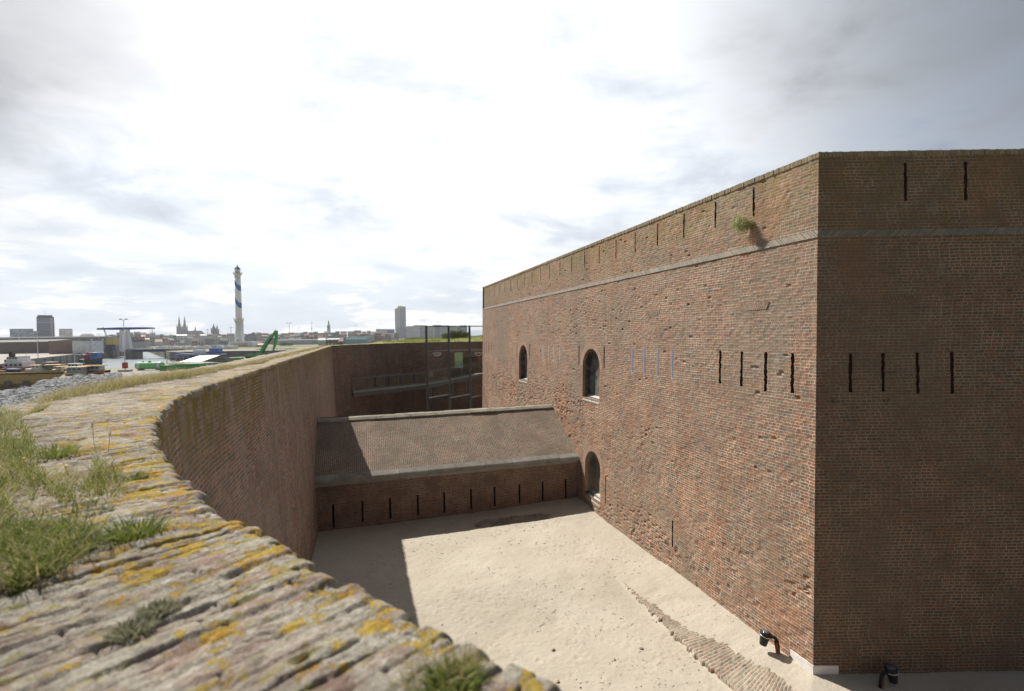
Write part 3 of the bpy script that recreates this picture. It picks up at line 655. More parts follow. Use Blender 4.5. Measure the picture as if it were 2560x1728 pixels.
hgt += (fbm2(A2, U2, 7, 2, 41) - .5) * .012 + (fbm2(A2 * 1.6, U2 * .8, 30, 3, 42) - .5) * .009 + (fbm2(A2, U2, 95, 2, 47) - .5) * .006 - np.clip(fbm2(A2 * 1.5, U2 * .6, 22, 3, 48) - .64, 0, 1) * .06 + (fbm2(A2, U2, 1.1, 3, 43) - .5) * .05 * sstep(U2, 0, .3)
hgt -= np.clip(hash2(si, bi, 8) - .93, 0, 1) * .35 * (1 - jnt)
# the side with lost edges: arris rounding and ragged ends
ragged = (hash2(si, 0 * si, 6) - .5) * .034 + (fbm2(A2, U2 * 0, 7, 3, 44) - .5) * .016 + (fbm2(A2, A2 * 0, .8, 2, 45) - .5) * .02
lost = np.clip(hash2(si, 0 * si, 16) - .93, 0, 1) * .5
edge = np.clip(1 - U2 / .03, 0, 1)
hgt -= edge ** 2 * (.008 + .018 * hash2(si, 0 * si, 7))
Ue = U2 + (ragged + lost) * np.clip(1 - U2 / .22, 0, 1)
X, Y = path(A2, Ue); top = np.stack([X, Y, WT + hgt], -1)
# skirt that wraps over the arris
sk = []; nsk = 14
for j in range(nsk):
    t_ = (j + 1) / nsk; uu = Ue[:, :1] - .012 * math.sin(t_ * 3.1) * (.5 + hash2(si[:, :1], 0 * si[:, :1], 26)) + (fbm2(A2[:, :1], A2[:, :1] * 0 + t_, 14, 2, 46) - .5) * .012
    zz_ = top[:, :1, 2] - t_ * .075; xx, yy = path(A2[:, :1], uu); sk.append(np.stack([xx, yy, zz_], -1))
Pc = np.concatenate(sk[::-1] + [top], 1)
ones = np.ones((len(al), nsk))
uvc = np.concatenate([np.stack([A2[:, :1] * ones, -np.linspace(.075, .006, nsk)[None, :] * np.ones_like(A2[:, :1])], -1), np.stack([A2, U2], -1)], 1)
rn = np.concatenate([hb[:, :1] * ones, hb], 1); jn_ = np.concatenate([jr[:, :1] * ones, jnt], 1)
grid_mesh('wall_head', Pc, M['coping'], cs_wall, uv=uvc, attrs={'rnd': rn, 'jnt': jn_}, smooth=True, flip=True)
# ditch face of the wall, battered
def wall_face(name, pts_fn, al_, z0, z1, bat, material, parent, flip=False, nz=60):
    zl = np.linspace(z0, z1, nz); A_, Z_ = np.meshgrid(al_, zl, indexing='ij')
    dd = (WT - Z_) * bat - (fbm2(A_, Z_, .8, 3, 51) - .5) * .04 - (fbm2(A_, Z_, 5.0, 3, 52) - .5) * .012
    X_, Y_ = pts_fn(A_, -dd); return grid_mesh(name, np.stack([X_, Y_, Z_], -1), material, parent, uv=np.stack([A_, Z_], -1), smooth=True, flip=flip)
al2 = np.concatenate([np.arange(-15, -3, .25), np.arange(-3, 12, .06), np.arange(12, 28.7, .12), [28.7]])
wall_face('wall', lambda a, u: path(a, u + .012), al2, -.5, WT - .03, .052, M['counter'], cs_wall, flip=False, nz=120)

# far wall beyond the crease, in shade, with a gateway
farw = empty('far_ditch_wall', (0, 0, 0), 0, 'dark brown brick ditch wall closing the view behind the footbridge', 'ditch wall')
fx, fy = path(np.array([28.4]), np.array([.45])); F0 = np.array([float(fx[0]), float(fy[0])])
def cumul(P):
    P = [np.array(q, float) for q in P]; s = [0]
    for a, b in zip(P[:-1], P[1:]): s.append(s[-1] + float(np.linalg.norm(b - a)))
    return P, s
FP, FS = cumul([F0, (-12.75, 37.2), (-11.9, 41.0), (-10.3, 43.7), (-7.5, 44.7), (-3.0, 45.2), (3.5, 45.9), (14, 53.5)])
def fpath(a, u):
    a = np.asarray(a, float); x = np.interp(a, FS, [q[0] for q in FP]); y = np.interp(a, FS, [q[1] for q in FP])
    x2 = np.interp(a + .2, FS, [q[0] for q in FP]); y2 = np.interp(a + .2, FS, [q[1] for q in FP])
    x1 = np.interp(a - .2, FS, [q[0] for q in FP]); y1 = np.interp(a - .2, FS, [q[1] for q in FP])
    tx, ty = x2 - x1, y2 - y1; L = np.sqrt(tx * tx + ty * ty) + 1e-9; return x - ty / L * u, y + tx / L * u
# gateway position
def a_at_px(px, lo, hi):
    for _ in range(40):
        m_ = (lo + hi) / 2; x_, y_ = fpath(m_, 0.0); v = Vector((float(x_), float(y_), 5 - CZ)); u_ = 1280 + FPX * v.dot(Rt) / v.dot(Fw)
        if u_ < px: lo = m_
        else: hi = m_
    return lo
g0, g1 = a_at_px(1158, FS[4], FS[6]), a_at_px(1196, FS[4], FS[6])
al3 = np.array(sorted(set(list(np.arange(0, FS[-1], .3)) + [g0, g1, FS[-1]])))
zl = np.array(sorted(set(list(np.linspace(-.5, WT - .02, 30)) + [3.5, 5.28])))
A_, Z_ = np.meshgrid(al3, zl, indexing='ij'); X_, Y_ = fpath(A_, -(WT - Z_) * .04 - (fbm2(A_, Z_, .8, 3, 61) - .5) * .05)
ac = (A_[:-1, :-1] + A_[1:, 1:]) / 2; zc = (Z_[:-1, :-1] + Z_[1:, 1:]) / 2
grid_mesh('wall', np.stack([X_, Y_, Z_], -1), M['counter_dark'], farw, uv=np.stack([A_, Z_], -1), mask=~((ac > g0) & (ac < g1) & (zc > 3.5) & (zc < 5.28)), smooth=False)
A_, U_ = np.meshgrid(al3, np.linspace(-.03, .8, 6), indexing='ij'); X_, Y_ = fpath(A_, U_)
grid_mesh('wall_head', np.stack([X_, Y_, WT + (fbm2(A_, U_, 3, 3, 62) - .5) * .05], -1), M['coping'], farw, uv=np.stack([A_, U_], -1), attrs={'rnd': hash2(np.floor(A_ * 14), U_ * 0), 'jnt': A_ * 0}, flip=True)
mb = MB()
for a_, sgn in ((g0, 1), (g1, -1)):
    p0 = fpath(a_, 0.0); p1 = fpath(a_, .8); q = [(float(p0[0]), float(p0[1]), 3.5), (float(p1[0]), float(p1[1]), 3.5), (float(p1[0]), float(p1[1]), 5.28), (float(p0[0]), float(p0[1]), 5.28)]
    mb.quad(q if sgn > 0 else q[::-1], [(0, 0), (.8, 0), (.8, 1.8), (0, 1.8)])
mb.build('gateway_reveal', M['jamb'], farw)

# ------------------------------------------------------------------ gallery (caponier) across the ditch
ex = np.array([.961, .2765]); ex /= np.linalg.norm(ex); ey = np.array([-ex[1], ex[0]]); R0 = np.array([2.92, 20.80])
gal = empty('ditch_gallery', (R0[0], R0[1], 0), math.atan2(ex[1], ex[0]), 'low brick gallery with sloping brick roof and slits spanning the ditch', 'gallery')
GX0, GX1 = -11.9, .35
slx = []
for px_, yy_ in zip([228, 457, 675, 893, 1100, 1312, 1497, 1692, 1875, 2055], [0] * 10):
    v = ray(760 + px_ / 3.14, 1250); o_ = np.array([0.0, 0.0]); dv = np.array([v.x, v.y]); t_ = (R0 @ ey) / (dv @ ey); slx.append(float((dv * t_ - R0) @ ex))
def panel(mb, x0, x1, z0, z1, y, holes, m=0):
    xs = sorted(set([x0, x1] + [e for h in holes for e in (h[0], h[1])])); zs = sorted(set([z0, z1] + [e for h in holes for e in (h[2], h[3])]))
    for xa, xb in zip(xs[:-1], xs[1:]):
        for za, zb in zip(zs[:-1], zs[1:]):
            xm, zm = (xa + xb) / 2, (za + zb) / 2
            if any(h[0] < xm < h[1] and h[2] < zm < h[3] for h in holes): continue
            mb.quad([(xa, y, za), (xb, y, za), (xb, y, zb), (xa, y, zb)], [(xa, za), (xb, za), (xb, zb), (xa, zb)], m)
hol = [(x_ - .038, x_ + .038, .14 if i == 0 else .24, 1.06) for i, x_ in enumerate(slx)]
mb = MB(); panel(mb, GX0, GX1, -.5, 1.86, 0, hol); mb.build('front_wall', M['capo'], gal)
mb = MB(); mb.box(GX0, GX1, -.035, .0, 1.76, 1.87); mb.build('eave_mortar_band', M['slab'], gal)
for a, b, c_, d_ in hol:
    mb = MB(); e = .01
    mb.quad([(a - e, .003, c_ - e), (a - e, .5, c_ - e), (a - e, .5, d_ + e), (a - e, .003, d_ + e)]); mb.quad([(b + e, .003, c_ - e), (b + e, .5, c_ - e), (b + e, .5, d_ + e), (b + e, .003, d_ + e)])
    mb.quad([(a - e, .003, c_ - e), (b + e, .003, c_ - e), (b + e, .5, c_ - e), (a - e, .5, c_ - e)]); mb.quad([(a - e, .003, d_ + e), (b + e, .003, d_ + e), (b + e, .5, d_ + e), (a - e, .5, d_ + e)])
    mb.quad([(a - e, .5, c_ - e), (b + e, .5, c_ - e), (b + e, .5, d_ + e), (a - e, .5, d_ + e)]); mb.build('loophole', M['dark'], gal)
SLP = (3.80 - 2.04) / 3.12
rz_ = lambda y_: 2.04 + SLP * (y_ + .12)
# roof field with slight sag
xs = np.arange(GX0, GX1 + .01, .12); ys = np.linspace(.05, 2.95, 40); A_, B_ = np.meshgrid(xs, ys, indexing='ij')
H_ = rz_(B_) - .035 + (fbm2(A_, B_, .5, 3, 71) - .5) * .05 + (fbm2(A_, B_, 4, 3, 72) - .5) * .02
grid_mesh('roof', np.stack([A_, B_, H_], -1), M['roof_brick'], gal, uv=np.stack([A_, B_ * math.hypot(1, SLP)], -1))
mb = MB(); mb.quad([(GX0, 3.25, 3.86), (GX1, 3.25, 3.86), (GX1, 6.3, 2.0), (GX0, 6.3, 2.0)], [(GX0, 0), (GX1, 0), (GX1, 3.6), (GX0, 3.6)]); mb.build('roof', M['roof_brick'], gal)
mb = MB(); mb.quad([(GX0, 6.2, -.5), (GX1, 6.2, -.5), (GX1, 6.2, 2.05), (GX0, 6.2, 2.05)], [(GX0, 0), (GX1, 0), (GX1, 2.5), (GX0, 2.5)]); mb.build('rear_wall', M['capo'], gal)
x_ = GX0
while x_ < GX1 - .1:                                          # eave slabs, one stone each
    L = random.uniform(.85, 1.25); x2 = min(x_ + L, GX1); dz = random.uniform(-.010, .010); y0 = -.13 + random.uniform(-.012, .012); mb = MB(); b = .012
    sec = [(y0, 1.90), (y0 - .005, 2.02), (y0 + .02, 2.045), (.08, rz_(.08) + .006), (.08, 1.95)]
    mb.loft([[(x_ + .006, p_[0], p_[1] + dz) for p_ in sec], [(x2 - .006, p_[0], p_[1] + dz) for p_ in sec]]); mb.build('eave_slab', M['slab'], gal); x_ = x2
x_ = GX0
while x_ < GX1 - .1:
    L = random.uniform(.9, 1.5); x2 = min(x_ + L, GX1); dz = random.uniform(-.015, .015); mb = MB(); y0 = 2.84 + random.uniform(-.02, .02)
    sec = [(y0, 3.70), (y0 + .005, 3.745), (2.99, 3.83), (3.22, 3.85), (3.26, 3.7)]
    mb.loft([[(x_ + .003, p_[0], p_[1] + dz) for p_ in sec], [(x2 - .003, p_[0], p_[1] + dz + random.uniform(-.008, .008)) for p_ in sec]]); mb.build('ridge_stone', M['ridge'], gal); x_ = x2

# ------------------------------------------------------------------ ditch floor
def offs(X_, Y_):
    oL = -((X_ - CB[0]) * nin[0] + (Y_ - CB[1]) * nin[1]); sL = (X_ - CB[0]) * dL[0] + (Y_ - CB[1]) * dL[1]
    oR = CB[1] - Y_; sR = X_ - CB[0]; left = oL > oR
    return np.where(left, oL, oR), np.where(left, np.maximum(sL, 0), -np.maximum(sR, 0)), left
def exposed_from(t, o): return .66 + 1.25 * sstep(np.abs(t), .3, 5.2) ** .75 * (t > 0) + (fbm2(t, t * 0, 1.1, 4, 81) - .5) * .75
xs = np.arange(-10.5, 11.0, .032); ys = np.arange(5.0, 22.0, .032); X_, Y_ = np.meshgrid(xs, ys, indexing='ij')
of, tt, lf = offs(X_, Y_)
gd = -((X_ - R0[0]) * ey[0] + (Y_ - R0[1]) * ey[1]); gx = (X_ - R0[0]) * ex[0] + (Y_ - R0[1]) * ex[1]     # distance in front of gallery
zo = -.06 + .15 * sstep(tt, 3.4, 6.0) + (fbm2(X_, Y_, .35, 3, 82) - .5) * .12 + (fbm2(X_, Y_, 1.7, 4, 83) - .5) * .035 + (fbm2(X_, Y_, 7.0, 3, 86) - .5) * .016
e0 = exposed_from(tt, of)
cov = .055 + np.clip((e0 - of) * .16, -.10, .09) + (fbm2(X_, Y_, 3, 3, 84) - .5) * .03
inside = sstep(1.78 - of, -.02, .03) * (1 - sstep(tt, 4.7, 5.9))
Zs = cov * inside + zo * (1 - inside)
Zs += .10 * sstep(gx, -5, -.3) * sstep(2.2 - gd, 0, 1.2) - .03 * sstep(gx, -2, -8)
pm = np.exp(-((gx + 3.1) / 2.0) ** 4) * np.exp(-((gd - 1.15) / .42) ** 4); Zs -= .10 * pm - .02
# footprints and dints
fp = np.zeros_like(Zs); r2 = np.random.default_rng(5)
for k in range(6500):
    cx, cy = r2.uniform(-8.5, 7.5), r2.uniform(5, 20.5); s_ = r2.uniform(.025, .065); el = r2.uniform(1, 1.9); an = r2.uniform(0, math.pi); am = r2.uniform(.003, .012) * (1 if fbm2(np.array([cx + 20]), np.array([cy]), .7, 2, 15)[0] > .42 else .25)
    i0, i1 = np.searchsorted(xs, [cx - .4, cx + .4]); j0, j1 = np.searchsorted(ys, [cy - .4, cy + .4])
    dx = X_[i0:i1, j0:j1] - cx; dy = Y_[i0:i1, j0:j1] - cy; u_ = dx * math.cos(an) + dy * math.sin(an); v_ = -dx * math.sin(an) + dy * math.cos(an)
    rr = (u_ / (s_ * el)) ** 2 + (v_ / s_) ** 2; fp[i0:i1, j0:j1] += -am * np.exp(-rr * 1.6) + am * .25 * np.exp(-((np.sqrt(rr) - 1.5) / .4) ** 2)
Zs += fp * np.where(inside > .5, .4, 1.0)
tag(grid_mesh('sand_floor', np.stack([X_, Y_, Zs], -1), M['sand'], uv=np.stack([X_, Y_], -1)), kind='structure')
mb = MB(); mb.box(-16, 14, -16, 5.1, -.3, -.08); mb.box(-18, 16, 21.9, 60, -.6, -.1); tag(mb.build('ditch_ground', M['sand']), kind='structure')
def sandz(x, y):
    i = min(max(int((x - xs[0]) / .032), 0), len(xs) - 1); j = min(max(int((y - ys[0]) / .032), 0), len(ys) - 1); return float(Zs[i, j])
# brick paving that runs along the foot of the bastion
tl = np.arange(-6, 5.35, .02); ol = np.append(np.arange(-.3, 1.76, .025), [1.765, 1.77, 1.775])
A_, B_ = np.meshgrid(tl, ol, indexing='ij')
rag = (hash2(np.floor(A_ / .075), 0 * A_, 4) - .5) * .07 * np.clip((B_ - 1.5) / .25, 0, 1) + (fbm2(A_, A_ * 0, 1.2, 3, 91) - .5) * .14 * np.clip((B_ - 1.2) / .5, 0, 1)
Bo = B_ + rag
Zp = .062 + (hash2(np.floor(A_ / .055), np.floor(B_ / .15 + (np.floor(A_ / .055) % 2) * .5), 7) - .5) * .020 + (fbm2(A_, B_, .8, 3, 92) - .5) * .05 - np.where(B_ > 1.762, (B_ - 1.762) / .013 * .17, 0)
# left arm along left face; right arm along right face, mitred
def pv(t, o):
    L_ = t >= 0
    px_ = np.where(L_, CB[0] + dL[0] * t - nin[0] * o, CB[0] - t); py_ = np.where(L_, CB[1] + dL[1] * t - nin[1] * o, CB[1] - o)
    return px_, py_
# fan between the two arms round the corner
tt_ = np.where(A_ > .0, A_, A_)
xl, yl = pv(A_, Bo)
mit = np.array([nin, ninR]); mv = np.linalg.solve(mit, [-1.0, -1.0])     # mitre direction per metre of offset
sh = np.clip(1 - np.abs(A_) / 2.0, 0, 1)
mx, my = CB[0] + mv[0] * Bo, CB[1] + mv[1] * Bo
b0x = np.where(A_ >= 0, CB[0] - nin[0] * Bo, CB[0]); b0y = np.where(A_ >= 0, CB[1] - nin[1] * Bo, CB[1] - Bo)
Xp, Yp = xl + (mx - b0x) * sh, yl + (my - b0y) * sh
pave = grid_mesh('brick_paving', np.stack([Xp, Yp, Zp], -1), M['pave'], uv=np.stack([A_, B_], -1)); tag(pave, kind='structure')
gl_ = np.arange(-5.6, -.8, .03); hl = np.arange(.6, 1.72, .03); A_, B_ = np.meshgrid(gl_, hl, indexing='ij')
Zg = .035 + (hash2(np.floor(A_ / .075), np.floor(B_ / .2), 7) - .5) * .02 + .05 * sstep(A_, -5, -1)
tag(grid_mesh('brick_paving', np.stack([R0[0] + ex[0] * A_ - ey[0] * B_, R0[1] + ex[1] * A_ - ey[1] * B_, Zg], -1), M['pave'], uv=np.stack([A_, B_], -1)), kind='structure')

# loose stones and twigs on the sand
def stone(name, x, y, z, r, material, seed, flat=.6, parent=None):
    bm = bmesh.new(); bmesh.ops.create_icosphere(bm, subdivisions=2, radius=r); rr = random.Random(seed)
    kx, ky, kz = rr.uniform(.7, 1.3), rr.uniform(.7, 1.2), flat * rr.uniform(.8, 1.2)
    pl = [(Vector((rr.gauss(0, 1), rr.gauss(0, 1), rr.gauss(0, 1))).normalized(), rr.uniform(.55, .85)) for _ in range(7)]
    for v in bm.verts:
        for n_, h_ in pl:
            dd = v.co.dot(n_) - h_ * r
            if dd > 0: v.co -= n_ * dd
        v.co = Vector((v.co.x * kx, v.co.y * ky, v.co.z * kz))
    me = bpy.data.meshes.new(name); bm.to_mesh(me); bm.free(); o = link_mesh(name, me, material, parent); o.location = (x, y, z); o.rotation_euler = (0, 0, rr.uniform(0, 6)); return o
M['rubble'] = stone_mat('rubble_brick', (.36, .26, .2), (.52, .46, .38), (.3, .14, .09), 9.0, .6)
for k, (px_, py_, r_, lab) in enumerate([(1383, 1617, .055, 'pale brown rubble stone lying near the middle of the sunlit sand'), (1535, 1640, .045, 'small stone beside the paving edge in the lower sand'), (1602, 1611, .05, 'tan stone on the sand just left of the brick paving edge'),
        (1393, 1696, .045, 'small orange brick fragment on the sand near the bottom edge'), (1222, 1428, .03, 'dark twig like stone in the middle of the sand'), (1105, 1560, .025, 'tiny dark stone near the shadow edge on the sand'), (1260, 1500, .025, 'small dark pebble on open sand above the pale rubble stone')]):
    p_ = onz(px_, py_, .03); tag(stone('rubble_stone', p_.x, p_.y, sandz(p_.x, p_.y) + r_ * .3, r_, M['rubble'], k + 3), lab, 'stone', 'loose stones on the ditch sand')
mb = MB(); r3 = random.Random(4)
for k in range(2600):
    x_, y_ = r3.uniform(-5, 6), r3.uniform(6.5, 20)
    if fbm2(np.array([x_ + 20]), np.array([y_]), .9, 3, 19)[0] < .52: continue
    z_ = sandz(x_, y_) + .004; s_ = r3.uniform(.006, .018) * (1 + (r3.random() < .06)); a_ = r3.uniform(0, 6.28)
    of_, t__, _l = offs(np.array([x_]), np.array([y_]))
    if of_[0] < .1: continue
    if r3.random() < .35: mb.tube((x_, y_, z_ + .004), (x_ + math.cos(a_) * s_ * 6, y_ + math.sin(a_) * s_ * 6, z_ + .012), .0035, n=4)
    else:
        q = [Vector((math.cos(a_ + t) * s_ * r3.uniform(.6, 1.2), math.sin(a_ + t) * s_ * r3.uniform(.6, 1.2), 0)) for t in (0, 1.6, 3.1, 4.6)]; c_ = Vector((x_, y_, z_)); tp = c_ + Vector((0, 0, s_ * .8))
        for i in range(4): mb.quad([c_ + q[i], c_ + q[(i + 1) % 4], tp])
tag(mb.build('sand_litter', simple('litter', (.11, .085, .06), .9, var=.5, scale=1.5)), kind='stuff', label='dark twigs and pebbles scattered over the ditch sand')

# ------------------------------------------------------------------ flood lamps at the foot of the corner
M['blackmetal'] = simple('black_metal', (.03, .033, .038), .38, .3, var=.2, scale=8); M['lens'] = simple('lamp_glass', (.12, .13, .14), .12); M['rim'] = simple('lamp_rim', (.5, .5, .52), .3, .8); M['rust'] = simple('rusty_pipe', (.22, .10, .05), .8, var=.3, scale=12)
def floodlamp(loc, rz, label):
    t = empty('flood_lamp', loc, rz, label, 'lamp', 'flood lamps beside the bastion corner')
    tilt = Matrix.Rotation(math.radians(-14), 4, 'Y')
    mb = MB(); mb.lathe([(.05, -.17), (.075, -.16), (.10, .02), (.113, .07), (.113, .13), (.104, .145), (.085, .147)], 20); o = mb.build('housing', M['blackmetal'], t, True); o.location = (-.14, 0, .31); o.rotation_euler = (0, math.radians(12), 0)
    mb = MB(); mb.lathe([(.04, .150), (.084, .1485), (.086, .155), (.0, .158)], 20); g = mb.build('lens', M['lens'], o, True)
    mb = MB(); mb.lathe([(.108, .052), (.120, .056), (.120, .070), (.110, .073)], 20); mb.build('rim', M['rim'], o, True)
    mb = MB(); pts = [(-.06, 0, .34), (.02, 0, .36), (.07, 0, .35), (.105, 0, .30), (.125, 0, .2), (.135, 0, .08), (.14, 0, -.05)]
    for a, b in zip(pts[:-1], pts[1:]): mb.tube(a, b, .036, n=12)
    mb.build('arm', M['blackmetal'], t, True)
    mb = MB(); mb.tube((.09, .0, .27), (.14, .0, -.06), .043, n=12); mb.build('pipe', M['rust'], t, True)
    return t
p_ = onz(1930, 1640, .06); floodlamp((p_.x - .02, p_.y - .02, sandz(p_.x, p_.y)), math.radians(-18), 'black flood lamp on a bent arm standing in sunlit sand left of the corner')
floodlamp((CB[0] + 1.30, CB[1] - .30, .04), math.radians(190), 'black flood lamp in deep shade right of the bastion corner')

# ------------------------------------------------------------------ steel and glass screen, footbridge, railing, signs
M['steel'] = simple('dark_steel', (.13, .135, .145), .45, .5, var=.1); M['steel2'] = simple('grey_steel', (.24, .25, .26), .4, .5, var=.1)
def glass_mat(name, tint, alpha):
    m, T, b = mat(name); tr = T.add('ShaderNodeBsdfTransparent', {0: (*tint, 1)}); gl__ = T.add('ShaderNodeBsdfGlossy', {0: (.9, .95, 1, 1), 'Roughness': .03})
    mx = T.add('ShaderNodeMixShader', {0: alpha, 1: tr.outputs[0], 2: gl__.outputs[0]}); out = [n for n in T.n if n.type == 'OUTPUT_MATERIAL'][0]; T.l.new(mx.outputs[0], out.inputs[0]); return m
M['glass'] = glass_mat('clear_glass', (.86, .90, .88), .06)
PX = [(1066, 39.0), (1122, 40.2), (1174, 41.3), (1222, 42.4)]
pts = [Vector((xat(p_, Y_v), Y_v, 0)) for p_, Y_v in PX]
zt = CZ + (838.2 - 816) / 1195 * 39.0
scr = empty('glass_screen', (pts[0].x, pts[0].y, 0), 0, 'tall dark steel framed glass screen standing behind the gallery', 'glass screen'); o0 = pts[0]
for p_ in pts[:3]:
    q = p_ - o0; lean = .12 * 0
    mb = MB(); mb.box(q.x - .085, q.x - .015, q.y - .09, q.y + .09, -.1, zt + .06); mb.box(q.x + .015, q.x + .085, q.y - .09, q.y + .09, -.1, zt + .06); mb.build('post', M['steel'], scr)
    mb = MB(); mb.box(q.x - .012, q.x + .012, q.y - .06, q.y + .06, -.1, zt + .03); mb.build('post_web', M['blackmetal'], scr)
def beam(mb, a, b, wd, h_):
    a = Vector(a); b = Vector(b); d_ = (b - a); n_ = Vector((-d_.y, d_.x, 0)).normalized() * wd / 2; u_ = Vector((0, 0, h_ / 2)); k = len(mb.v)
    mb.v += [tuple(q) for q in (a - n_ - u_, a + n_ - u_, a + n_ + u_, a - n_ + u_, b - n_ - u_, b + n_ - u_, b + n_ + u_, b - n_ + u_)]
    for f in ((0, 1, 2, 3), (7, 6, 5, 4), (0, 4, 5, 1), (1, 5, 6, 2), (2, 6, 7, 3), (3, 7, 4, 0)): mb.f.append(tuple(k + i for i in f)); mb.uv.append([(0, 0)] * 4); mb.mi.append(0)
for a, b in zip(pts[:-1], pts[1:]):
    qa, qb = a - o0, b - o0
    mb = MB(); beam(mb, (qa.x + .09, qa.y, zt), (qb.x - .09, qb.y, zt), .08, .08); mb.build('top_rail', M['steel'], scr)
    zr = CZ - (877 - 838) / 1195 * qa.length if False else CZ - (878 - 838) / 1195 * (a.y); mb = MB(); beam(mb, (qa.x + .09, qa.y, zr), (qb.x - .09, qb.y, zr), .05, .05); mb.build('middle_rail', M['steel2'], scr)
    zb_ = CZ - (996 - 838) / 1195 * a.y; mb = MB(); beam(mb, (qa.x + .09, qa.y + .1, zb_), (qb.x - .09, qb.y + .1, zb_ + .12), .10, .09); mb.build('lower_rail', M['steel2'], scr)
    mb = MB(); mb.quad([(qa.x + .07, qa.y, zb_), (qb.x - .07, qb.y, zb_), (qb.x - .07, qb.y, zt - .04), (qa.x + .07, qa.y, zt - .04)]); mb.build('pane', M['glass'], scr)
# second canopy rail leaving to the right
mb = MB(); a, b = pts[1] - o0, pts[3] - o0; za = CZ - (875.5 - 837) / 1195 * pts[1].y
beam(mb, (a.x, a.y + .5, za), (b.x + .5, b.y + .8, za - .1), .12, .09); mb.build('canopy_beam', M['steel2'], scr)
# footbridge
BP = [Vector((-12.45, 37.2, 3.12)), Vector((-7.75, 42.6, 3.08)), Vector((-3.05, 44.1, 3.78)), Vector((1.5, 44.9, 3.9))]
fb = empty('footbridge', tuple(BP[0]), 0, 'grey concrete footbridge with thin railings crossing the far ditch', 'footbridge'); bo = BP[0]
M['deck'] = stone_mat('bridge_deck', (.30, .30, .285), (.40, .40, .38), (.3, .3, .27), 1.5, .3); M['darkpanel'] = glass_mat('mesh_infill', (.5, .5, .53), .10)
for i, (a, b) in enumerate(zip(BP[:-1], BP[1:])):
    qa, qb = a - bo, b - bo; d_ = (qb - qa); n_ = Vector((-d_.y, d_.x, 0)).normalized()
    mb = MB(); beam(mb, qa + n_ * .7 + Vector((0, 0, -.06)), qb + n_ * .7 + Vector((0, 0, -.06)), 1.5, .12); mb.build('deck', M['deck'], fb)
    mb = MB(); beam(mb, qa + Vector((0, 0, -.28)), qb + Vector((0, 0, -.28)), .12, .30); beam(mb, qa + n_ * 1.4 + Vector((0, 0, -.28)), qb + n_ * 1.4 + Vector((0, 0, -.28)), .12, .30); mb.build('girder', M['steel'], fb)
    for sd in (0.02, 1.42):
        mb = MB(); mb.tube(qa + n_ * sd + Vector((0, 0, 1.0)), qb + n_ * sd + Vector((0, 0, 1.0)), .022, n=6); L = d_.length; k = int(L / 1.3)
        for j in range(k + 1): q = qa + d_ * (j / k) + n_ * sd; mb.tube(q, q + Vector((0, 0, 1.0)), .018, n=6)
        mb.build('railing', M['steel2'], fb)
    mb = MB(); mb.quad([qa + n_ * .02 + Vector((0, 0, .05)), qb + n_ * .02 + Vector((0, 0, .05)), qb + n_ * .02 + Vector((0, 0, .95)), qa + n_ * .02 + Vector((0, 0, .95))]); mb.build('infill_panel', M['darkpanel'], fb)
for x_, y_ in ((-7.2, 42.9), (-5.3, 43.5), (-3.9, 44.0)):
    mb = MB(); q = Vector((x_, y_, 0)) - bo; mb.tube((q.x, q.y, -3.3), (q.x - .25, q.y, -.1 if x_ < -6 else .25), .07, n=8); mb.build('strut', M['steel'], fb)
# poster and the two smile shaped signs on the glass
def poster_mat():
    m, T, b = mat('poster_print'); uv = T.add('ShaderNodeUVMap').outputs[0]; ux, uy, _ = T.sep(uv)
    n = T.noise(uv, 3.2, 4, .6); col = T.ramp(T.math('ADD', T.math('MULTIPLY', uy, .6), T.math('MULTIPLY', n, .5)), [(.25, (.30, .38, .36)), (.42, (.20, .34, .22)), (.56, (.20, .32, .42)), (.70, (.30, .50, .16)), (.85, (.42, .56, .25))])
    setb(T, b, color=col, rough=.5); return m
M['poster'] = poster_mat(); M['whitepaint'] = simple('white_paint', (.72, .72, .70), .5, var=.05)
ps = atd(1136, 881, 42.2); po = empty('poster', (ps.x, ps.y, ps.z), 0, 'upright green and blue poster hanging behind the middle glass pane', 'poster')
k = 42.2 / 1195; mb = MB(); mb.box(0, 21 * k, 0, .03, -39 * k, 0); o = mb.build('board', M['steel2'], po)
mb = MB(); mb.quad([(.02, -.003, -39 * k + .02), (21 * k - .02, -.003, -39 * k + .02), (21 * k - .02, -.003, -.02), (.02, -.003, -.02)], [(0, 0), (1, 0), (1, 2), (0, 2)]); mb.build('print', M['poster'], po)
mb = MB()
for j, (x0, x1) in enumerate(((.16, .48), (.14, .5), (.18, .44))): mb.box(x0, x1, -.006, -.0035, -1.02 - j * .045, -1.0 - j * .045)
mb.build('text_lines', M['whitepaint'], po)
def smile(px0, px1, py0, Y_v, lab):
    c_ = atd((px0 + px1) / 2, py0, Y_v); r = (px1 - px0) / 2 * Y_v / 1195
    t = empty('round_sign', (c_.x, c_.y, c_.z), 0, lab, 'sign', 'white half ring signs on the glass screen'); mb = MB(); n = 18
    for i in range(n):
        q = []
        for rr, j in ((r, i), (r, i + 1), (r * .86, i + 1), (r * .86, i)): a_ = math.pi * (1 + j / n); q.append((math.cos(a_) * rr, 0, math.sin(a_) * rr * .95))
        mb.quad(q); mb.quad([(x, .012, z) for x, y, z in q[::-1]])
    mb.build('half_ring', M['whitepaint'], t)
    mb = MB()
    for j in range(9): x_ = -r * .72 + j * r * .165; mb.box(x_, x_ + r * .10, 0, .01, -.09, -.02)
    for j in range(7): x_ = -r * .5 + j * r * .15; mb.box(x_, x_ + r * .09, 0, .01, -.17, -.13)
    mb.build('lettering', M['whitepaint'], t)
smile(1082, 1103, 881, 39.45, 'white half ring sign on the left glass pane'); smile(1186, 1207, 880, 41.75, 'white half ring sign on the right glass pane beside the bastion')
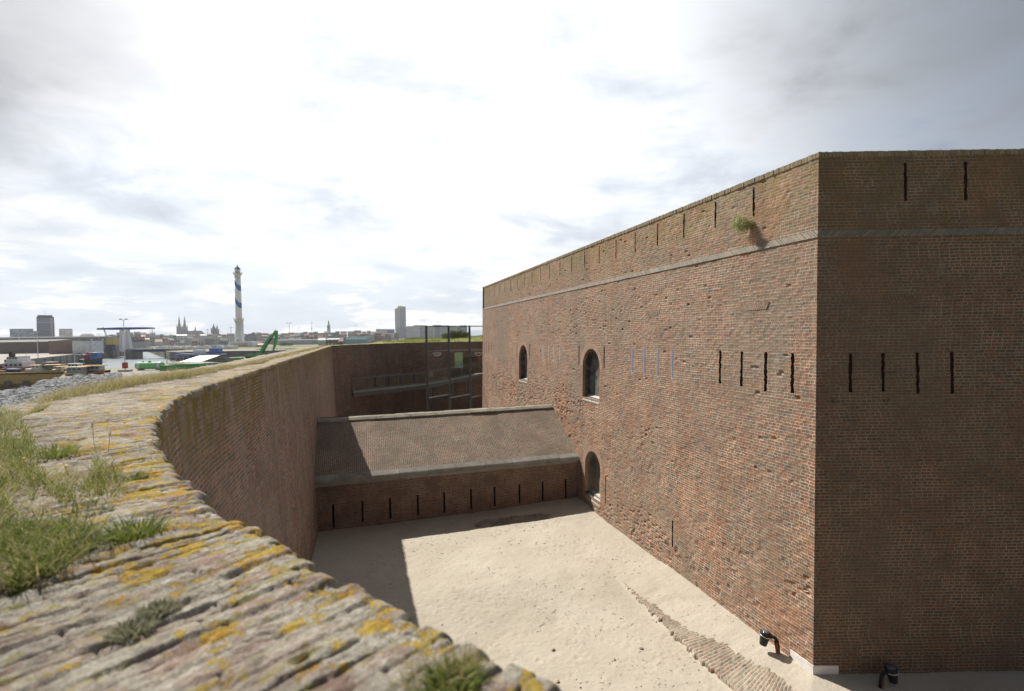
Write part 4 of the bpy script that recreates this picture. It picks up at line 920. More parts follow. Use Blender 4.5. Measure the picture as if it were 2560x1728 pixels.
# brick pier seen through the gateway
pr_ = atd(1188, 935, 47.0); mb = MB(); mb.box(-.45, .5, 0, .8, -1.6, 1.75); o = mb.build('brick_pier', M['jamb']); o.location = pr_; tag(o, 'sunlit red brick pier behind the gateway in the far ditch wall', 'pier')

# ------------------------------------------------------------------ ground outside the ditch
al4 = np.concatenate([np.arange(-16, -4, .5), np.arange(-4, 12, .10), np.arange(12, 28.7, .25), [28.7]])
ul4 = np.concatenate([np.arange(.30, 3.0, .05), np.arange(3.0, 8, .2), np.arange(8, 60, 2.0)])
A_, U_ = np.meshgrid(al4, ul4, indexing='ij')
ub = 1.0 + .4 * sstep(A_, -2.2, -.5) - .80 * sstep(A_, 1.5, 5.0) - .15 * sstep(A_, 12, 24)
def terr(A_, U_):
    zt_ = WT - .02 - .05 * (U_ - 1) - np.clip(U_ - ub_, 0, 14) * .46
    return zt_
ub_ = ub
Zt = np.maximum(WT + .0 - .03 * np.clip(U_ - 1, 0, 3) - .10 * (1 - sstep(U_, .5, .9 - .35 * sstep(A_, 3, 6))) - np.clip(U_ - ub, 0, 99) * .46, -.6)
Zt += (fbm2(A_, U_, 1.4, 4, 101) - .5) * .05 * sstep(U_, .9, 1.3) + (fbm2(A_, U_, .25, 3, 102) - .5) * .3 * sstep(U_, 4, 8)
Zt -= .045 * (1 - sstep(U_, .9, 1.25)) * (1 - sstep(A_, 3, 6))
X_, Y_ = path(A_, U_)
tag(grid_mesh('glacis', np.stack([X_, Y_, Zt], -1), M['soil'], uv=np.stack([A_, U_], -1)), kind='structure')
# dune behind the far wall
xs_ = np.arange(-19, 45, .7); ys_ = np.arange(43, 100, .7); A_, B_ = np.meshgrid(xs_, ys_, indexing='ij')
Zd = 6.68 + .25 * np.exp(-((A_ + 3) / 12) ** 2 - ((B_ - 60) / 9) ** 2) + 1.25 * np.exp(-((A_ - 3.5) / 5.5) ** 2 - ((B_ - 64) / 9) ** 2) + (fbm2(A_, B_, .3, 4, 103) - .5) * .35
Zd -= 7 * sstep(B_, 72, 95) + 7 * sstep(-A_, 13.5, 18)
# keep the dune out of the ditch
def fardist(Xa, Ya):
    best = np.full(Xa.shape, -1e9)
    d_ = np.full(Xa.shape, 1e9); sg = np.zeros(Xa.shape)
    for a, b in zip(FP[:-1], FP[1:]):
        ab = b - a; L2 = ab @ ab; t_ = np.clip(((Xa - a[0]) * ab[0] + (Ya - a[1]) * ab[1]) / L2, 0, 1)
        dx = Xa - (a[0] + ab[0] * t_); dy = Ya - (a[1] + ab[1] * t_); dd = np.hypot(dx, dy); s_ = np.sign(ab[0] * (Ya - a[1]) - ab[1] * (Xa - a[0]))
        m_ = dd < d_; d_ = np.where(m_, dd, d_); sg = np.where(m_, s_, sg)
    return d_ * sg
fd = fardist(A_, B_); outp = fd > .3
# a hollow behind the gateway so that daylight falls into it
gp = fpath((g0 + g1) / 2, 4.0); Zd -= 3.0 * np.exp(-((A_ - float(gp[0])) / 2.0) ** 2 - ((B_ - float(gp[1])) / 3.2) ** 2)
Zd = np.where(fd < 1.2, np.minimum(Zd, WT - .06), Zd)
keep = outp[:-1, :-1] & outp[1:, 1:] & outp[1:, :-1] & outp[:-1, 1:]
M['dune'] = simple('dune_grass_ground', (.27, .27, .085), .95, var=.35, scale=.8, bump=.6, dirt=(.15, .18, .05))
tag(grid_mesh('dune', np.stack([A_, B_, Zd], -1), M['dune'], uv=np.stack([A_, B_], -1), mask=keep), kind='structure')

# land round the harbour: one slab for each bank, water in between
ring = []
for a in np.arange(-15, 28, 4.0): x_, y_ = path(a, 13.0); ring.append((float(x_), float(y_)))
def G(px_, py_): p_ = onz(px_, py_, 0.0); return (p_.x, p_.y)
shore = [(-420, 60), (-230, 84), (-118, 100), G(235, 921), G(330, 917), G(420, 906), G(520, 897), G(600, 892), G(720, 888), (30, 215), (500, 300), (500, -300), (60, -60), (10, -25)]
mb = MB(); near = [(-420, -100)] ; 
outline = shore[::-1]   # we want ccw later; simple fan-free polygon around the ditch ring
poly = [(float(a), float(b)) for a, b in shore[:-4]]
mb = MB()
# the near bank in convex pieces that stay clear of the ditch
YR = lambda p: float(np.interp(p, [-400, -130, 0, 60, 130, 230, 300], [50, 57, 63, 71, 86, 94, 98]))
P_ = [(-420, 35)] + [((p - 1280) / 1195 * (YR(p) + 2), YR(p) + 2) for p in (-400, -130, 0, 60, 130)] + [((158 - 1280) / 1195 * 108, 108), ((230 - 1280) / 1195 * 114, 114)] + [(-24, 45), (-18, 10), (-14, -14), (-420, -120)]
mb.prism(P_, -7, -.02); mb.build
P2 = [(-24, 45), ((230 - 1280) / 1195 * 114, 114), G(250, 921), G(330, 917), G(420, 906), G(520, 897), G(600, 892), G(720, 888), (30, 215), (520, 300), (520, 100), (60, 90), (-12, 90)]
mb.prism(P2, -7, -.022)
mb.prism([(60, 90), (520, 100), (520, -120), (44, -120), (44, 90)], -7, -.024); mb.prism([(-420, -120), (-14, -14.1), (44, -16), (44, -120)], -7, -.026)
tag(mb.build('near_bank', M['cityground']), kind='structure')
mb = MB(); q0 = [G(262, 926), G(330, 921), G(440, 911), G(520, 902), G(600, 897), G(720, 893), (-10, 160), (-16, 96), G(560, 925), G(275, 945)]
mb.prism(q0, -.5, .02); tag(mb.build('quay', M['quayground']), kind='structure')
left = [(-900, 150), G(-60, 921), G(85, 897), G(240, 880), G(333, 871.5), G(333, 860), (-900, 1100)]
mb = MB(); mb.prism(left[::1], -7, 0.0); tag(mb.build('left_bank', M['quayground']), kind='structure')
right = [G(425, 880), G(560, 878), G(720, 875.5), (60, 300), (900, 420), (900, 4200), (-2200, 4200), (-2200, 1120), (-895, 1110), G(335, 859.5), G(372, 868)]
mb = MB(); mb.prism(right, -7, -.01); tag(mb.build('city_bank', M['cityground']), kind='structure')
mb = MB(); mb.quad([(-1500, -200, -5), (900, -200, -5), (900, 1300, -5), (-1500, 1300, -5)]); tag(mb.build('water', M['water']), kind='structure')
mb = MB(); mb.quad([(-6000, -3000, -7.2), (6000, -3000, -7.2), (6000, 7500, -7.2), (-6000, 7500, -7.2)]); tag(mb.build('ground', M['cityground']), kind='structure')
# dark quay walls, as facings of their own
def facing(name, p0, p1, z0, z1, material, label, off=.15):
    a = Vector((p0[0], p0[1], 0)); b = Vector((p1[0], p1[1], 0)); d_ = (b - a).normalized(); n_ = Vector((-d_.y, d_.x, 0)) * off; mb = MB()
    if n_.dot(a) > 0: n_ = -n_
    L = (b - a).length
    q = [a + n_, b + n_, b - n_ * .2, a - n_ * .2]
    mb.prism([(v.x, v.y) for v in (q if (q[1] - q[0]).cross(q[2] - q[1]).z > 0 else q[::-1])], z0, z1)
    k = int(L / 12)
    for j in range(1, k): c_ = a + d_ * (L * j / k) + n_ * 1.5; mb.box(c_.x - .25, c_.x + .25, c_.y - .25, c_.y + .25, z0, z1 - .4)
    return tag(mb.build(name, material), label, 'quay wall')
facing('quay_wall', G(425, 880), G(720, 875.5), -6, .05, M['quaywall'], 'dark quay wall behind the green excavator', .5)
facing('quay_wall', G(-60, 921), G(85, 897), -6, .12, M['quaywall'], 'grey quay wall behind the fishing boats at the left edge', .5)
facing('quay_wall', G(85, 897), G(240, 880), -6, .1, M['quaywall'], 'grey quay wall between the tug and the warehouses', .5); facing('quay_wall', G(240, 880), G(333, 871.5), -6, .08, M['quaywall'], 'long dark quay wall leading to the bridge pylons', .5)

# riprap beside the harbour
def rocks():
    r = np.random.default_rng(12); bm = bmesh.new(); bmesh.ops.create_icosphere(bm, subdivisions=1, radius=1.0); v0 = np.array([v.co[:] for v in bm.verts]); f0 = np.array([[v.index for v in f.verts] for f in bm.faces]); bm.free()
    V = []; F_ = []; n = 0; kcount = 0
    while kcount < 5200:
        px_ = r.uniform(-130, 300); Yd = YR(px_) + 4 - 38 * r.random() ** 1.5
        x = (px_ - 1280) / 1195 * Yd; s_ = r.uniform(.13, .34) * (1 + .5 * (r.random() < .12))
        lim = 38 + (px_ > 60) * 10
        ridge = .62 + .16 * math.sin(px_ / 23.0 + Yd / 5) + .12 * math.sin(px_ / 7.0) - max(0, Yd - YR(px_)) * .8 - max(0, YR(px_) - 12 - Yd) * .03
        z = ridge
        w_ = v0 * (1 + (r.random((len(v0), 1)) - .5) * .55) * np.array([r.uniform(.8, 1.4), r.uniform(.7, 1.2), r.uniform(.55, .9)]) * s_
        an = r.uniform(0, 6.28); c_, s__ = math.cos(an), math.sin(an); w_ = np.stack([w_[:, 0] * c_ - w_[:, 1] * s__, w_[:, 0] * s__ + w_[:, 1] * c_, w_[:, 2]], -1)
        V.append(w_ + [x, Yd, z]); F_.append(f0 + n); n += len(v0); kcount += 1
    V = np.concatenate(V); F_ = np.concatenate(F_); me = bpy.data.meshes.new('riprap'); me.from_pydata(V.tolist(), [], F_.tolist()); me.update()
    o = link_mesh('riprap', me, M['rock']); tag(o, 'heap of grey riprap stones behind the grass', kind='stuff')
    # earth under the stones
    xs_ = np.linspace(-130, 300, 60); ys_ = np.linspace(30, 100, 60); A_, B_ = np.meshgrid(xs_, ys_, indexing='ij')
    YRa = np.interp(A_, [-400, -130, 0, 60, 130, 230, 300], [50, 57, 63, 71, 86, 94, 98]); Z = .45 + .16 * np.sin(A_ / 23.0 + B_ / 5) - np.clip(B_ - YRa, 0, 9) * .8 - np.clip(YRa - 12 - B_, 0, 99) * .03
    tag(grid_mesh('stone_bank', np.stack([(A_ - 1280) / 1195 * B_, B_, Z], -1), M['rock'], uv=np.stack([A_, B_], -1)), kind='structure')
rocks()

# ------------------------------------------------------------------ grass and plants
def blades(name, base, hts, wid, lean, material, seed, dirn=None, kind='stuff', label=None, rnd_lo=0.0, rnd_hi=1.0, curve=1.0):
    r = np.random.default_rng(seed); n = len(base); base = np.asarray(base, float)
    an = r.uniform(0, 2 * np.pi, n) if dirn is None else dirn
    d_ = np.stack([np.cos(an), np.sin(an), 0 * an], -1); a2 = r.uniform(0, 2 * np.pi, n); sd = np.stack([np.cos(a2), np.sin(a2), 0 * a2], -1)
    V = []; ln = lean * r.uniform(.3, 1.4, n)
    for k, t_ in enumerate((0, .35, .72, 1.0)):
        c_ = base + np.stack([0 * an, 0 * an, hts * (t_ - .18 * ln * t_ ** 2 * curve)], -1) + d_ * (hts * ln * t_ ** 1.9 * .85)[:, None]
        wv = (wid * (1.0, .85, .55, .04)[k])[:, None] * .5; V += [c_ - sd * wv, c_ + sd * wv]
    V = np.stack(V, 1).reshape(-1, 3)
    f = np.array([[0, 1, 3, 2], [2, 3, 5, 4], [4, 5, 7, 6]]); F_ = (f[None] + (np.arange(n) * 8)[:, None, None]).reshape(-1, 4)
    me = bpy.data.meshes.new(name); me.vertices.add(len(V)); me.vertices.foreach_set('co', V.reshape(-1).astype(np.float32))
    me.loops.add(F_.size); me.loops.foreach_set('vertex_index', F_.reshape(-1).astype(np.int32)); me.polygons.add(len(F_)); me.polygons.foreach_set('loop_start', np.arange(0, F_.size, 4, dtype=np.int32)); me.update(calc_edges=True)
    rv = np.repeat(rnd_lo + (rnd_hi - rnd_lo) * r.random(n) ** 1.0, 8); at = me.attributes.new('rnd', 'FLOAT', 'POINT'); at.data.foreach_set('value', rv.astype(np.float32))
    o = link_mesh(name, me, material)
    if label: tag(o, label, kind=kind)
    return o
def inpoly(px_, py_, poly):
    ins = np.zeros(px_.shape, bool); n = len(poly)
    for i in range(n):
        x0, y0 = poly[i]; x1, y1 = poly[(i + 1) % n]
        c_ = ((y0 > py_) != (y1 > py_)) & (px_ < (x1 - x0) * (py_ - y0) / (y1 - y0 + 1e-9) + x0); ins ^= c_
    return ins
Rn, Un, Fn = np.array(Rt), np.array(Up), np.array(Fw)
def unproj(px_, py_, z=WT):
    v = Rn[None] * ((px_ - 1280) / FPX)[:, None] + Un[None] * (-(py_ - 864) / FPX)[:, None] + Fn[None]; t_ = (z - CZ) / v[:, 2]; return v[:, 0] * t_, v[:, 1] * t_
def proj(x, y, z):
    P = np.stack([x, y, z - CZ], -1); w_ = P @ Fn; return 1280 + FPX * (P @ Rn) / w_, 864 - FPX * (P @ Un) / w_
def au(x, y):
    """inverse of path"""
    dx, dy = x - T0[0], y - T0[1]; a = dx * dL[0] + dy * dL[1]; u = -(dx * nin[0] + dy * nin[1])
    rr = np.hypot(x - CC[0], y - CC[1]); ph = np.arctan2(y - CC[1], x - CC[0]) % (2 * np.pi)
    return np.where(a >= 0, a, (PH0 - ph) * RC), np.where(a >= 0, u, rr - RC)
def ground_near(a, u):
    ubv = 1.0 + .4 * sstep(a, -2.2, -.5) - .80 * sstep(a, 1.5, 5.0) - .15 * sstep(a, 12, 24)
    return np.maximum(WT - .03 * np.clip(u - 1, 0, 3) - np.clip(u - ubv, 0, 99) * .46, -.6)
# patches traced on the wall head (pixel outlines on the plane of the wall head give real places)
lush = [[(-60, 1300), (40, 1318), (120, 1330), (205, 1318), (245, 1352), (225, 1400), (140, 1450), (60, 1475), (-60, 1492)]]
mixed = [[(-60, 1120), (60, 1110), (110, 1185), (240, 1165), (335, 1190), (300, 1240), (200, 1290), (60, 1300), (-60, 1290)], [(-80, 1010), (55, 1040), (90, 1120), (60, 1180), (-80, 1190)]]
r = np.random.default_rng(77)
def patch(polys, n, seed):
    r_ = np.random.default_rng(seed); out = []
    for pl in polys:
        xs_ = [q[0] for q in pl]; ys_ = [q[1] for q in pl]; w0 = r_.uniform(0, 1, n * 6)
        py_ = r_.uniform(min(ys_), max(ys_), n * 6); px_ = r_.uniform(min(xs_), max(xs_), n * 6); m_ = inpoly(px_ + (fbm2(px_, py_, .03, 3, seed) - .5) * 40, py_ + (fbm2(px_, py_, .04, 3, seed + 1) - .5) * 30, pl) & (fbm2(px_, py_, .022, 3, seed + 2) > .38)
        # thin with distance so that blades per square metre stay even
        wgt = ((850.0 - 1700) / (850 - py_)) ** 3; keep_ = w0 < np.clip(wgt / wgt.max() * 2.5, 0, 1); m_ &= keep_
        x, y = unproj(px_[m_][:n], py_[m_][:n]); out.append(np.stack([x, y], -1))
    return np.concatenate(out)
b1 = patch(lush, 2600, 5); n1 = len(b1)
blades('grass', np.column_stack([b1, np.full(n1, WT - .01)]), r.uniform(.035, .105, n1), r.uniform(.003, .0062, n1), .9, M['grass'], 1, label='lush green grass tufts growing on the wall head in the foreground', rnd_lo=.15, rnd_hi=1.0)
b3 = patch(lush + mixed, 1500, 29); n3_ = len(b3)
blades('grass', np.column_stack([b3, np.full(n3_, WT - .01)]), r.uniform(.02, .085, n3_), r.uniform(.0018, .0036, n3_), 1.6, M['drygrass'], 31, label='dead straw blades tangled through the foreground tufts', rnd_lo=.3)
b2 = patch(mixed, 2400, 9); n2_ = len(b2)
blades('grass', np.column_stack([b2, np.full(n2_, WT - .01)]), r.uniform(.03, .10, n2_), r.uniform(.0025, .005, n2_), .8, M['grass'], 2, label='mixed green and straw coloured grass beside the lichen covered coping', rnd_lo=.2)
# continuous turf strip: everything outside the coping
def strip(n, alo, ahi, seed, ufun, umax, hmin, hmax, wmin, wmax, material, label, rl, rh_, pw=1.0, lean=.7, thr=.36, cell=1.0):
    r_ = np.random.default_rng(seed); a = r_.uniform(alo, ahi, n); u0 = ufun(a); u = u0 + (umax(a) - u0) * r_.random(n) ** pw
    m_ = fbm2(a, u, 1.6 * cell, 3, seed) + .15 * sstep(u - u0, 0, .6) > thr; a, u = a[m_], u[m_]; x, y = path(a, u); z = ground_near(a, u) - .03 * sstep(u, .95, 1.1)
    clump = fbm2(a, u, 2.3, 3, seed + 5); h_ = r_.uniform(hmin, hmax, len(a)) * (.45 + 1.0 * clump) * (.34 + .50 * sstep(a, -1.8, 0))
    return blades('grass', np.column_stack([x, y, z]), h_, r_.uniform(wmin, wmax, len(a)), lean, material, seed + 1, label=label, rnd_lo=rl, rnd_hi=rh_)
uin = lambda a: np.where(a < -3.0, 1.12, 1.05 - .66 * sstep(a, -1.5, 6) - .12 * sstep(a, 7, 15)) + (fbm2(a, a * 0, .9, 3, 7) - .5) * .5 * (1 - .5 * sstep(a, 4, 12))
uout = lambda a: 1.2 + 1.0 * sstep(a, -2.0, -.3) - .8 * sstep(a, 1.5, 6.0) - .3 * sstep(a, 12, 24)
strip(22000, -8, 2.2, 201, uin, uout, .05, .19, .003, .006, M['grass'], 'green and yellowish turf on the berm left of the coping', .35, 1.0, thr=.42, lean=1.1)
strip(36000, -8, 2.2, 211, uin, uout, .07, .27, .002, .0042, M['drygrass'], 'dry straw coloured grass behind the coping near the stone heap', .2, 1.0, lean=1.0, thr=.38)
strip(9000, 2, 6, 205, uin, uout, .04, .13, .003, .007, M['grass'], 'bright green turf where the curved wall head straightens', .4, 1.0, thr=.44, lean=1.1)
strip(14000, 2, 6, 215, uin, uout, .05, .15, .003, .006, M['drygrass'], 'straw coloured turf where the curved wall head straightens', .2, 1.0, lean=1.1, thr=.38)
strip(46000, 4, 28.5, 221, uin, uout, .04, .13, .005, .010, M['drygrass'], 'dry grass edging the long straight wall head', .25, 1.0, thr=.40, lean=1.1)
strip(20000, 4, 28.5, 231, uin, uout, .04, .13, .005, .010, M['grass'], 'greener grass along the long straight wall head', .45, 1.0, thr=.50, lean=1.0)
strip(1500, -6, 28, 241, uin, uout, .14, .26, .0018, .003, M['drygrass'], 'thin bleached seed stalks standing above the turf', .6, 1.0, thr=.35, lean=.5)
# dune grass
n_ = 26000; xa = r.uniform(-17, 14, n_); ya = r.uniform(46, 70, n_); fdv = fardist(xa, ya); m_ = fdv > .8; xa, ya = xa[m_], ya[m_]
zi = np.clip(((xa + 19) / .7).astype(int), 0, len(xs_ := np.arange(-19, 45, .7)) - 1); zj = np.clip(((ya - 43) / .7).astype(int), 0, Zd.shape[1] - 1); za = Zd[zi, zj]
blades('dune_grass', np.column_stack([xa, ya, za - .05]), r.uniform(.12, .36, len(xa)), r.uniform(.02, .045, len(xa)), .6, M['grass'], 55, label='green marram grass on the dune behind the far wall', rnd_lo=.3, rnd_hi=.95)

def tuft(loc, rad, h, n, label, material='grass', name='grass_tuft', grp='small tufts rooted in the coping', rl=.1, rh_=.8, lean=1.0, wd=.004, cat='grass tuft', seed=1, dz=0):
    r_ = np.random.default_rng(seed); an = r_.uniform(0, 6.283, n); rr = rad * r_.random(n) ** .7 * .5
    base = np.stack([np.cos(an) * rr, np.sin(an) * rr, np.full(n, dz)], -1)
    o = blades(name, base, r_.uniform(.4, 1, n) * h, np.full(n, wd), lean, M[material], seed + 9, dirn=an + r_.normal(0, .5, n), rnd_lo=rl, rnd_hi=rh_); o.location = loc
    return tag(o, label, cat, grp)
def headz(px_, py_): p_ = onz(px_, py_, WT); return (p_.x, p_.y, WT - .004)
tuft(headz(345, 1342), .15, .085, 260, 'bright green tuft with arching blades in the middle of the coping', seed=3, rl=.15, rh_=.7, wd=.0045)
tuft(headz(295, 1362), .11, .07, 140, 'smaller green tuft just left of the arching tuft', seed=4)
tuft(headz(140, 1140), .20, .10, 260, 'rounded fresh green tuft at the inner edge of the coping', seed=5, rl=.3, rh_=.8)
tuft(headz(338, 1198), .10, .045, 160, 'low dark green tuft near the curved edge of the coping', seed=6, rl=.0, rh_=.6)
tuft(headz(392, 1528), .075, .028, 420, 'grey green stonecrop cushion in the foreground, right one', 'greygreen', 'stonecrop', 'stonecrop cushions on the coping', 0, .9, .9, .004, 'cushion plant', 7)
tuft(headz(330, 1580), .085, .026, 460, 'grey green stonecrop cushion in the foreground, lower left one', 'greygreen', 'stonecrop', 'stonecrop cushions on the coping', 0, .8, .9, .004, 'cushion plant', 8)
tuft(headz(240, 1286), .10, .035, 300, 'grey green leafy cushion beside the dry grass', 'greygreen', 'stonecrop', 'stonecrop cushions on the coping', 0, .9, .9, .005, 'cushion plant', 9)
tuft(headz(1135, 1722), .085, .046, 420, 'leafy green weed at the bottom edge on the rim of the coping', 'grass', 'weed', None, .2, .8, 1.0, .005, 'weed', 10)
tuft(headz(1085, 1722), .10, .055, 260, 'dry brown weed tangle beside the leafy weed on the rim', 'drygrass', 'weed', None, .2, .9, 1.2, .002, 'weed', 11)
tuft(headz(1160, 1676), .06, .06, 160, 'pale dry stalks behind the leafy weed on the rim', 'drygrass', 'weed', None, .3, 1, .7, .0014, 'weed', 12)
# seed stalks and yellow flowers near the viewer
for k, (px_, py_, h_, lab) in enumerate([(242, 1210, .10, 'thin brown seed stalk, right one of the pair on the coping'), (236, 1085, .14, 'thin pale seed stalk standing farther along the coping'), (270, 1100, .12, 'thin seed stalk right of the pale one')]):
    r_ = random.Random(k); st_ = empty('seed_stalk', headz(px_, py_ + 30), 0, lab, 'grass stalk', 'seed stalks on the coping'); mb = MB(); q = Vector((0, 0, 0)); d_ = Vector((r_.uniform(-.2, .1), .05, 1))
    for j in range(6): q2 = q + d_.normalized() * h_ / 6; mb.tube(q, q2, .0012, n=4); q = q2; d_ += Vector((r_.uniform(-.1, .1), 0, -.03))
    mb.build('stem', simple('straw', (.36, .27, .15), .8), st_); mb = MB()
    for j in range(9): a = q + Vector((r_.uniform(-.004, .004), r_.uniform(-.004, .004), -j * .003)); mb.tube(a, a + Vector((r_.uniform(-.008, .008), 0, .008)), .0012, .0005, n=4)
    mb.build('seed_head', simple('seed_brown', (.25, .17, .10), .8), st_)
for k, (px_, py_, lab) in enumerate([(12, 1018, 'large yellow flower at the left edge above the others'), (8, 1085, 'yellow flower at the left edge below the large one'), (48, 1094, 'yellow flower right of the edge pair'), (166, 1163, 'single small yellow flower amid the dry grass'), (60, 1145, 'small yellow flower low in the green turf')]):
    p_ = onz(px_, py_, WT + .07); t = empty('yellow_flower', (p_.x, p_.y, WT - .01), 0, lab, 'flower', 'yellow flowers on the wall head'); mb = MB(); mb.tube((0, 0, 0), (0, 0, .078), .001, n=4); mb.build('stem', M['leafgreen'] if 'leafgreen' in M else M['petal'], t)
    mb = MB(); s_ = .011 if k == 0 else .007
    for j in range(7):
        a = j / 7 * 6.283; c_ = Vector((math.cos(a), math.sin(a), .15)); n__ = Vector((-math.sin(a), math.cos(a), 0)); mb.quad([Vector((0, 0, .08)), c_ * s_ * .6 + n__ * s_ * .35 + Vector((0, 0, .08)), c_ * s_ + Vector((0, 0, .081)), c_ * s_ * .6 - n__ * s_ * .35 + Vector((0, 0, .08))])
    mb.build('petals', M['petal'], t)
# cushion plant growing from the bastion wall, with the dark streak its roots leave
q = fpt(CB, dL, nin, BL, 2.02, 10.02, -.04)
pl_ = empty('wall_plant', q, 0, 'pale green bushy plant growing out of the upper bastion wall', 'plant')
r_ = np.random.default_rng(3); n = 2600; dd = r_.normal(0, 1, (n, 3)); dd /= np.linalg.norm(dd, axis=1)[:, None]
outn = np.array([-nin[0], -nin[1], .1]); f_ = dd @ outn; dd = np.where((f_ < 0)[:, None], dd - 2 * f_[:, None] * outn, dd); rad = .20 * r_.random(n) ** .45 * (.7 + .6 * fbm2(dd[:, 0] + 3, dd[:, 2] + 3, 1.7, 2, 9))
clp = r_.normal(0, 1, (15, 3)) * np.array([.085, .05, .085]) - np.array([nin[0], nin[1], 0]) * .05; clp[:, 2] -= .02; base = clp[r_.integers(0, 15, n)] + dd * (r_.random((n, 1)) ** .5) * .12
bl = blades('foliage', base, r_.uniform(.03, .09, n), np.full(n, .007), 1.2, M['plantgreen'], 4); bl.parent = pl_
mb = MB()
for k in range(9): a = Vector((random.uniform(-.03, .03), 0, random.uniform(-.05, .03))); mb.tube(Vector((nin[0] * .06, nin[1] * .06, 0)), Vector(tuple(clp[k])) * .9, .006, .003, n=4)
mb.build('stem', M['rust'], pl_)

def shrub(loc, rx, ry, rz_s, n, leaf, material, label, name='shrub', grp=None, seed=1, cat='shrub', trunk=True):
    t = empty(name, loc, 0, label, cat, grp); r_ = np.random.default_rng(seed)
    cl_ = r_.normal(0, 1, (26, 3)); cl_ /= np.linalg.norm(cl_, axis=1)[:, None]; cl_ *= r_.uniform(.35, .85, (26, 1)); cl_[:, 2] = np.abs(cl_[:, 2]) * .9 + .1
    i = r_.integers(0, 26, n); d_ = r_.normal(0, 1, (n, 3)); d_ /= np.linalg.norm(d_, axis=1)[:, None]
    P = (cl_[i] + d_ * r_.uniform(.1, .34, (n, 1))) * np.array([rx, ry, rz_s]); P = P[P[:, 2] > 0]; n = len(P)
    o = blades('foliage', P, np.full(n, leaf), np.full(n, leaf * .8), .8, M[material], seed); o.parent = t
    if trunk:
        mb = MB()
        for k in range(5): mb.tube((0, 0, -.2), tuple(cl_[k] * np.array([rx, ry, rz_s]) * .8), .05 * rz_s, .02 * rz_s, n=5)
        mb.build('trunk', M['rust'], t)
    return t
q = atd(1141, 855, 58); shrub((q.x, q.y, 6.75), 1.9, 1.4, 1.05, 5200, .12, 'leaf', 'dark green rounded bush on the dune seen through the glass screen', seed=5)
q = atd(1040, 850, 66); shrub((q.x, q.y, 6.8), 1.6, 1.0, .28, 1200, .1, 'leaf', 'low flat dark bush on the dune left of the glass screen', seed=6)

# ------------------------------------------------------------------ harbour and town
def spot(px_, py_, z=0.0): p_ = onz(px_, py_, z); return p_, p_.y / FPX
def at_m(px_, Yv, z=0.0): return Vector((xat(px_, Yv), Yv, z))
HOR = lambda px_: 835 - .016 * (px_ - 1280)
PAINT = {}
def paint(name, col, rough=.5, **k):
    if name not in PAINT: PAINT[name] = simple(name, col, rough, **k)
    return PAINT[name]
WH = paint('white_hull_paint', (.68, .68, .66)); OR = paint('orange_hull_paint', (.42, .12, .05), dirt=(.2, .08, .05)); YE = paint('yellow_hull_paint', (.40, .26, .06), dirt=(.2, .13, .05)); NB = paint('navy_paint', (.035, .05, .14)); BLU = paint('blue_paint', (.06, .16, .42))
GR = paint('green_paint', (.07, .30, .09)); GR2 = paint('light_green_paint', (.22, .52, .22)); BK = paint('tar_black', (.03, .03, .032)); GY = paint('grey_paint', (.32, .33, .34)); RDp = paint('red_paint', (.36, .06, .05)); CRM = paint('cream_canvas', (.72, .58, .36)); ORC = paint('orange_canvas', (.62, .36, .10)); WDK = paint('dark_window', (.05, .06, .075), .2); CG = paint('dull_glass', (.22, .32, .30), .2)
BR = paint('brown_brick', (.12, .095, .08), .9, scale=.4); BR2 = paint('red_brown_brick', (.19, .125, .10), .9, scale=.4); RF = paint('dark_roof', (.06, .065, .07), .8, scale=.3); RFL = paint('light_roof', (.20, .205, .20), .8, scale=.3); CONC = paint('pale_concrete', (.46, .47, .46), .8, scale=.3); STN = paint('old_stone', (.20, .205, .21), .9, scale=.4)

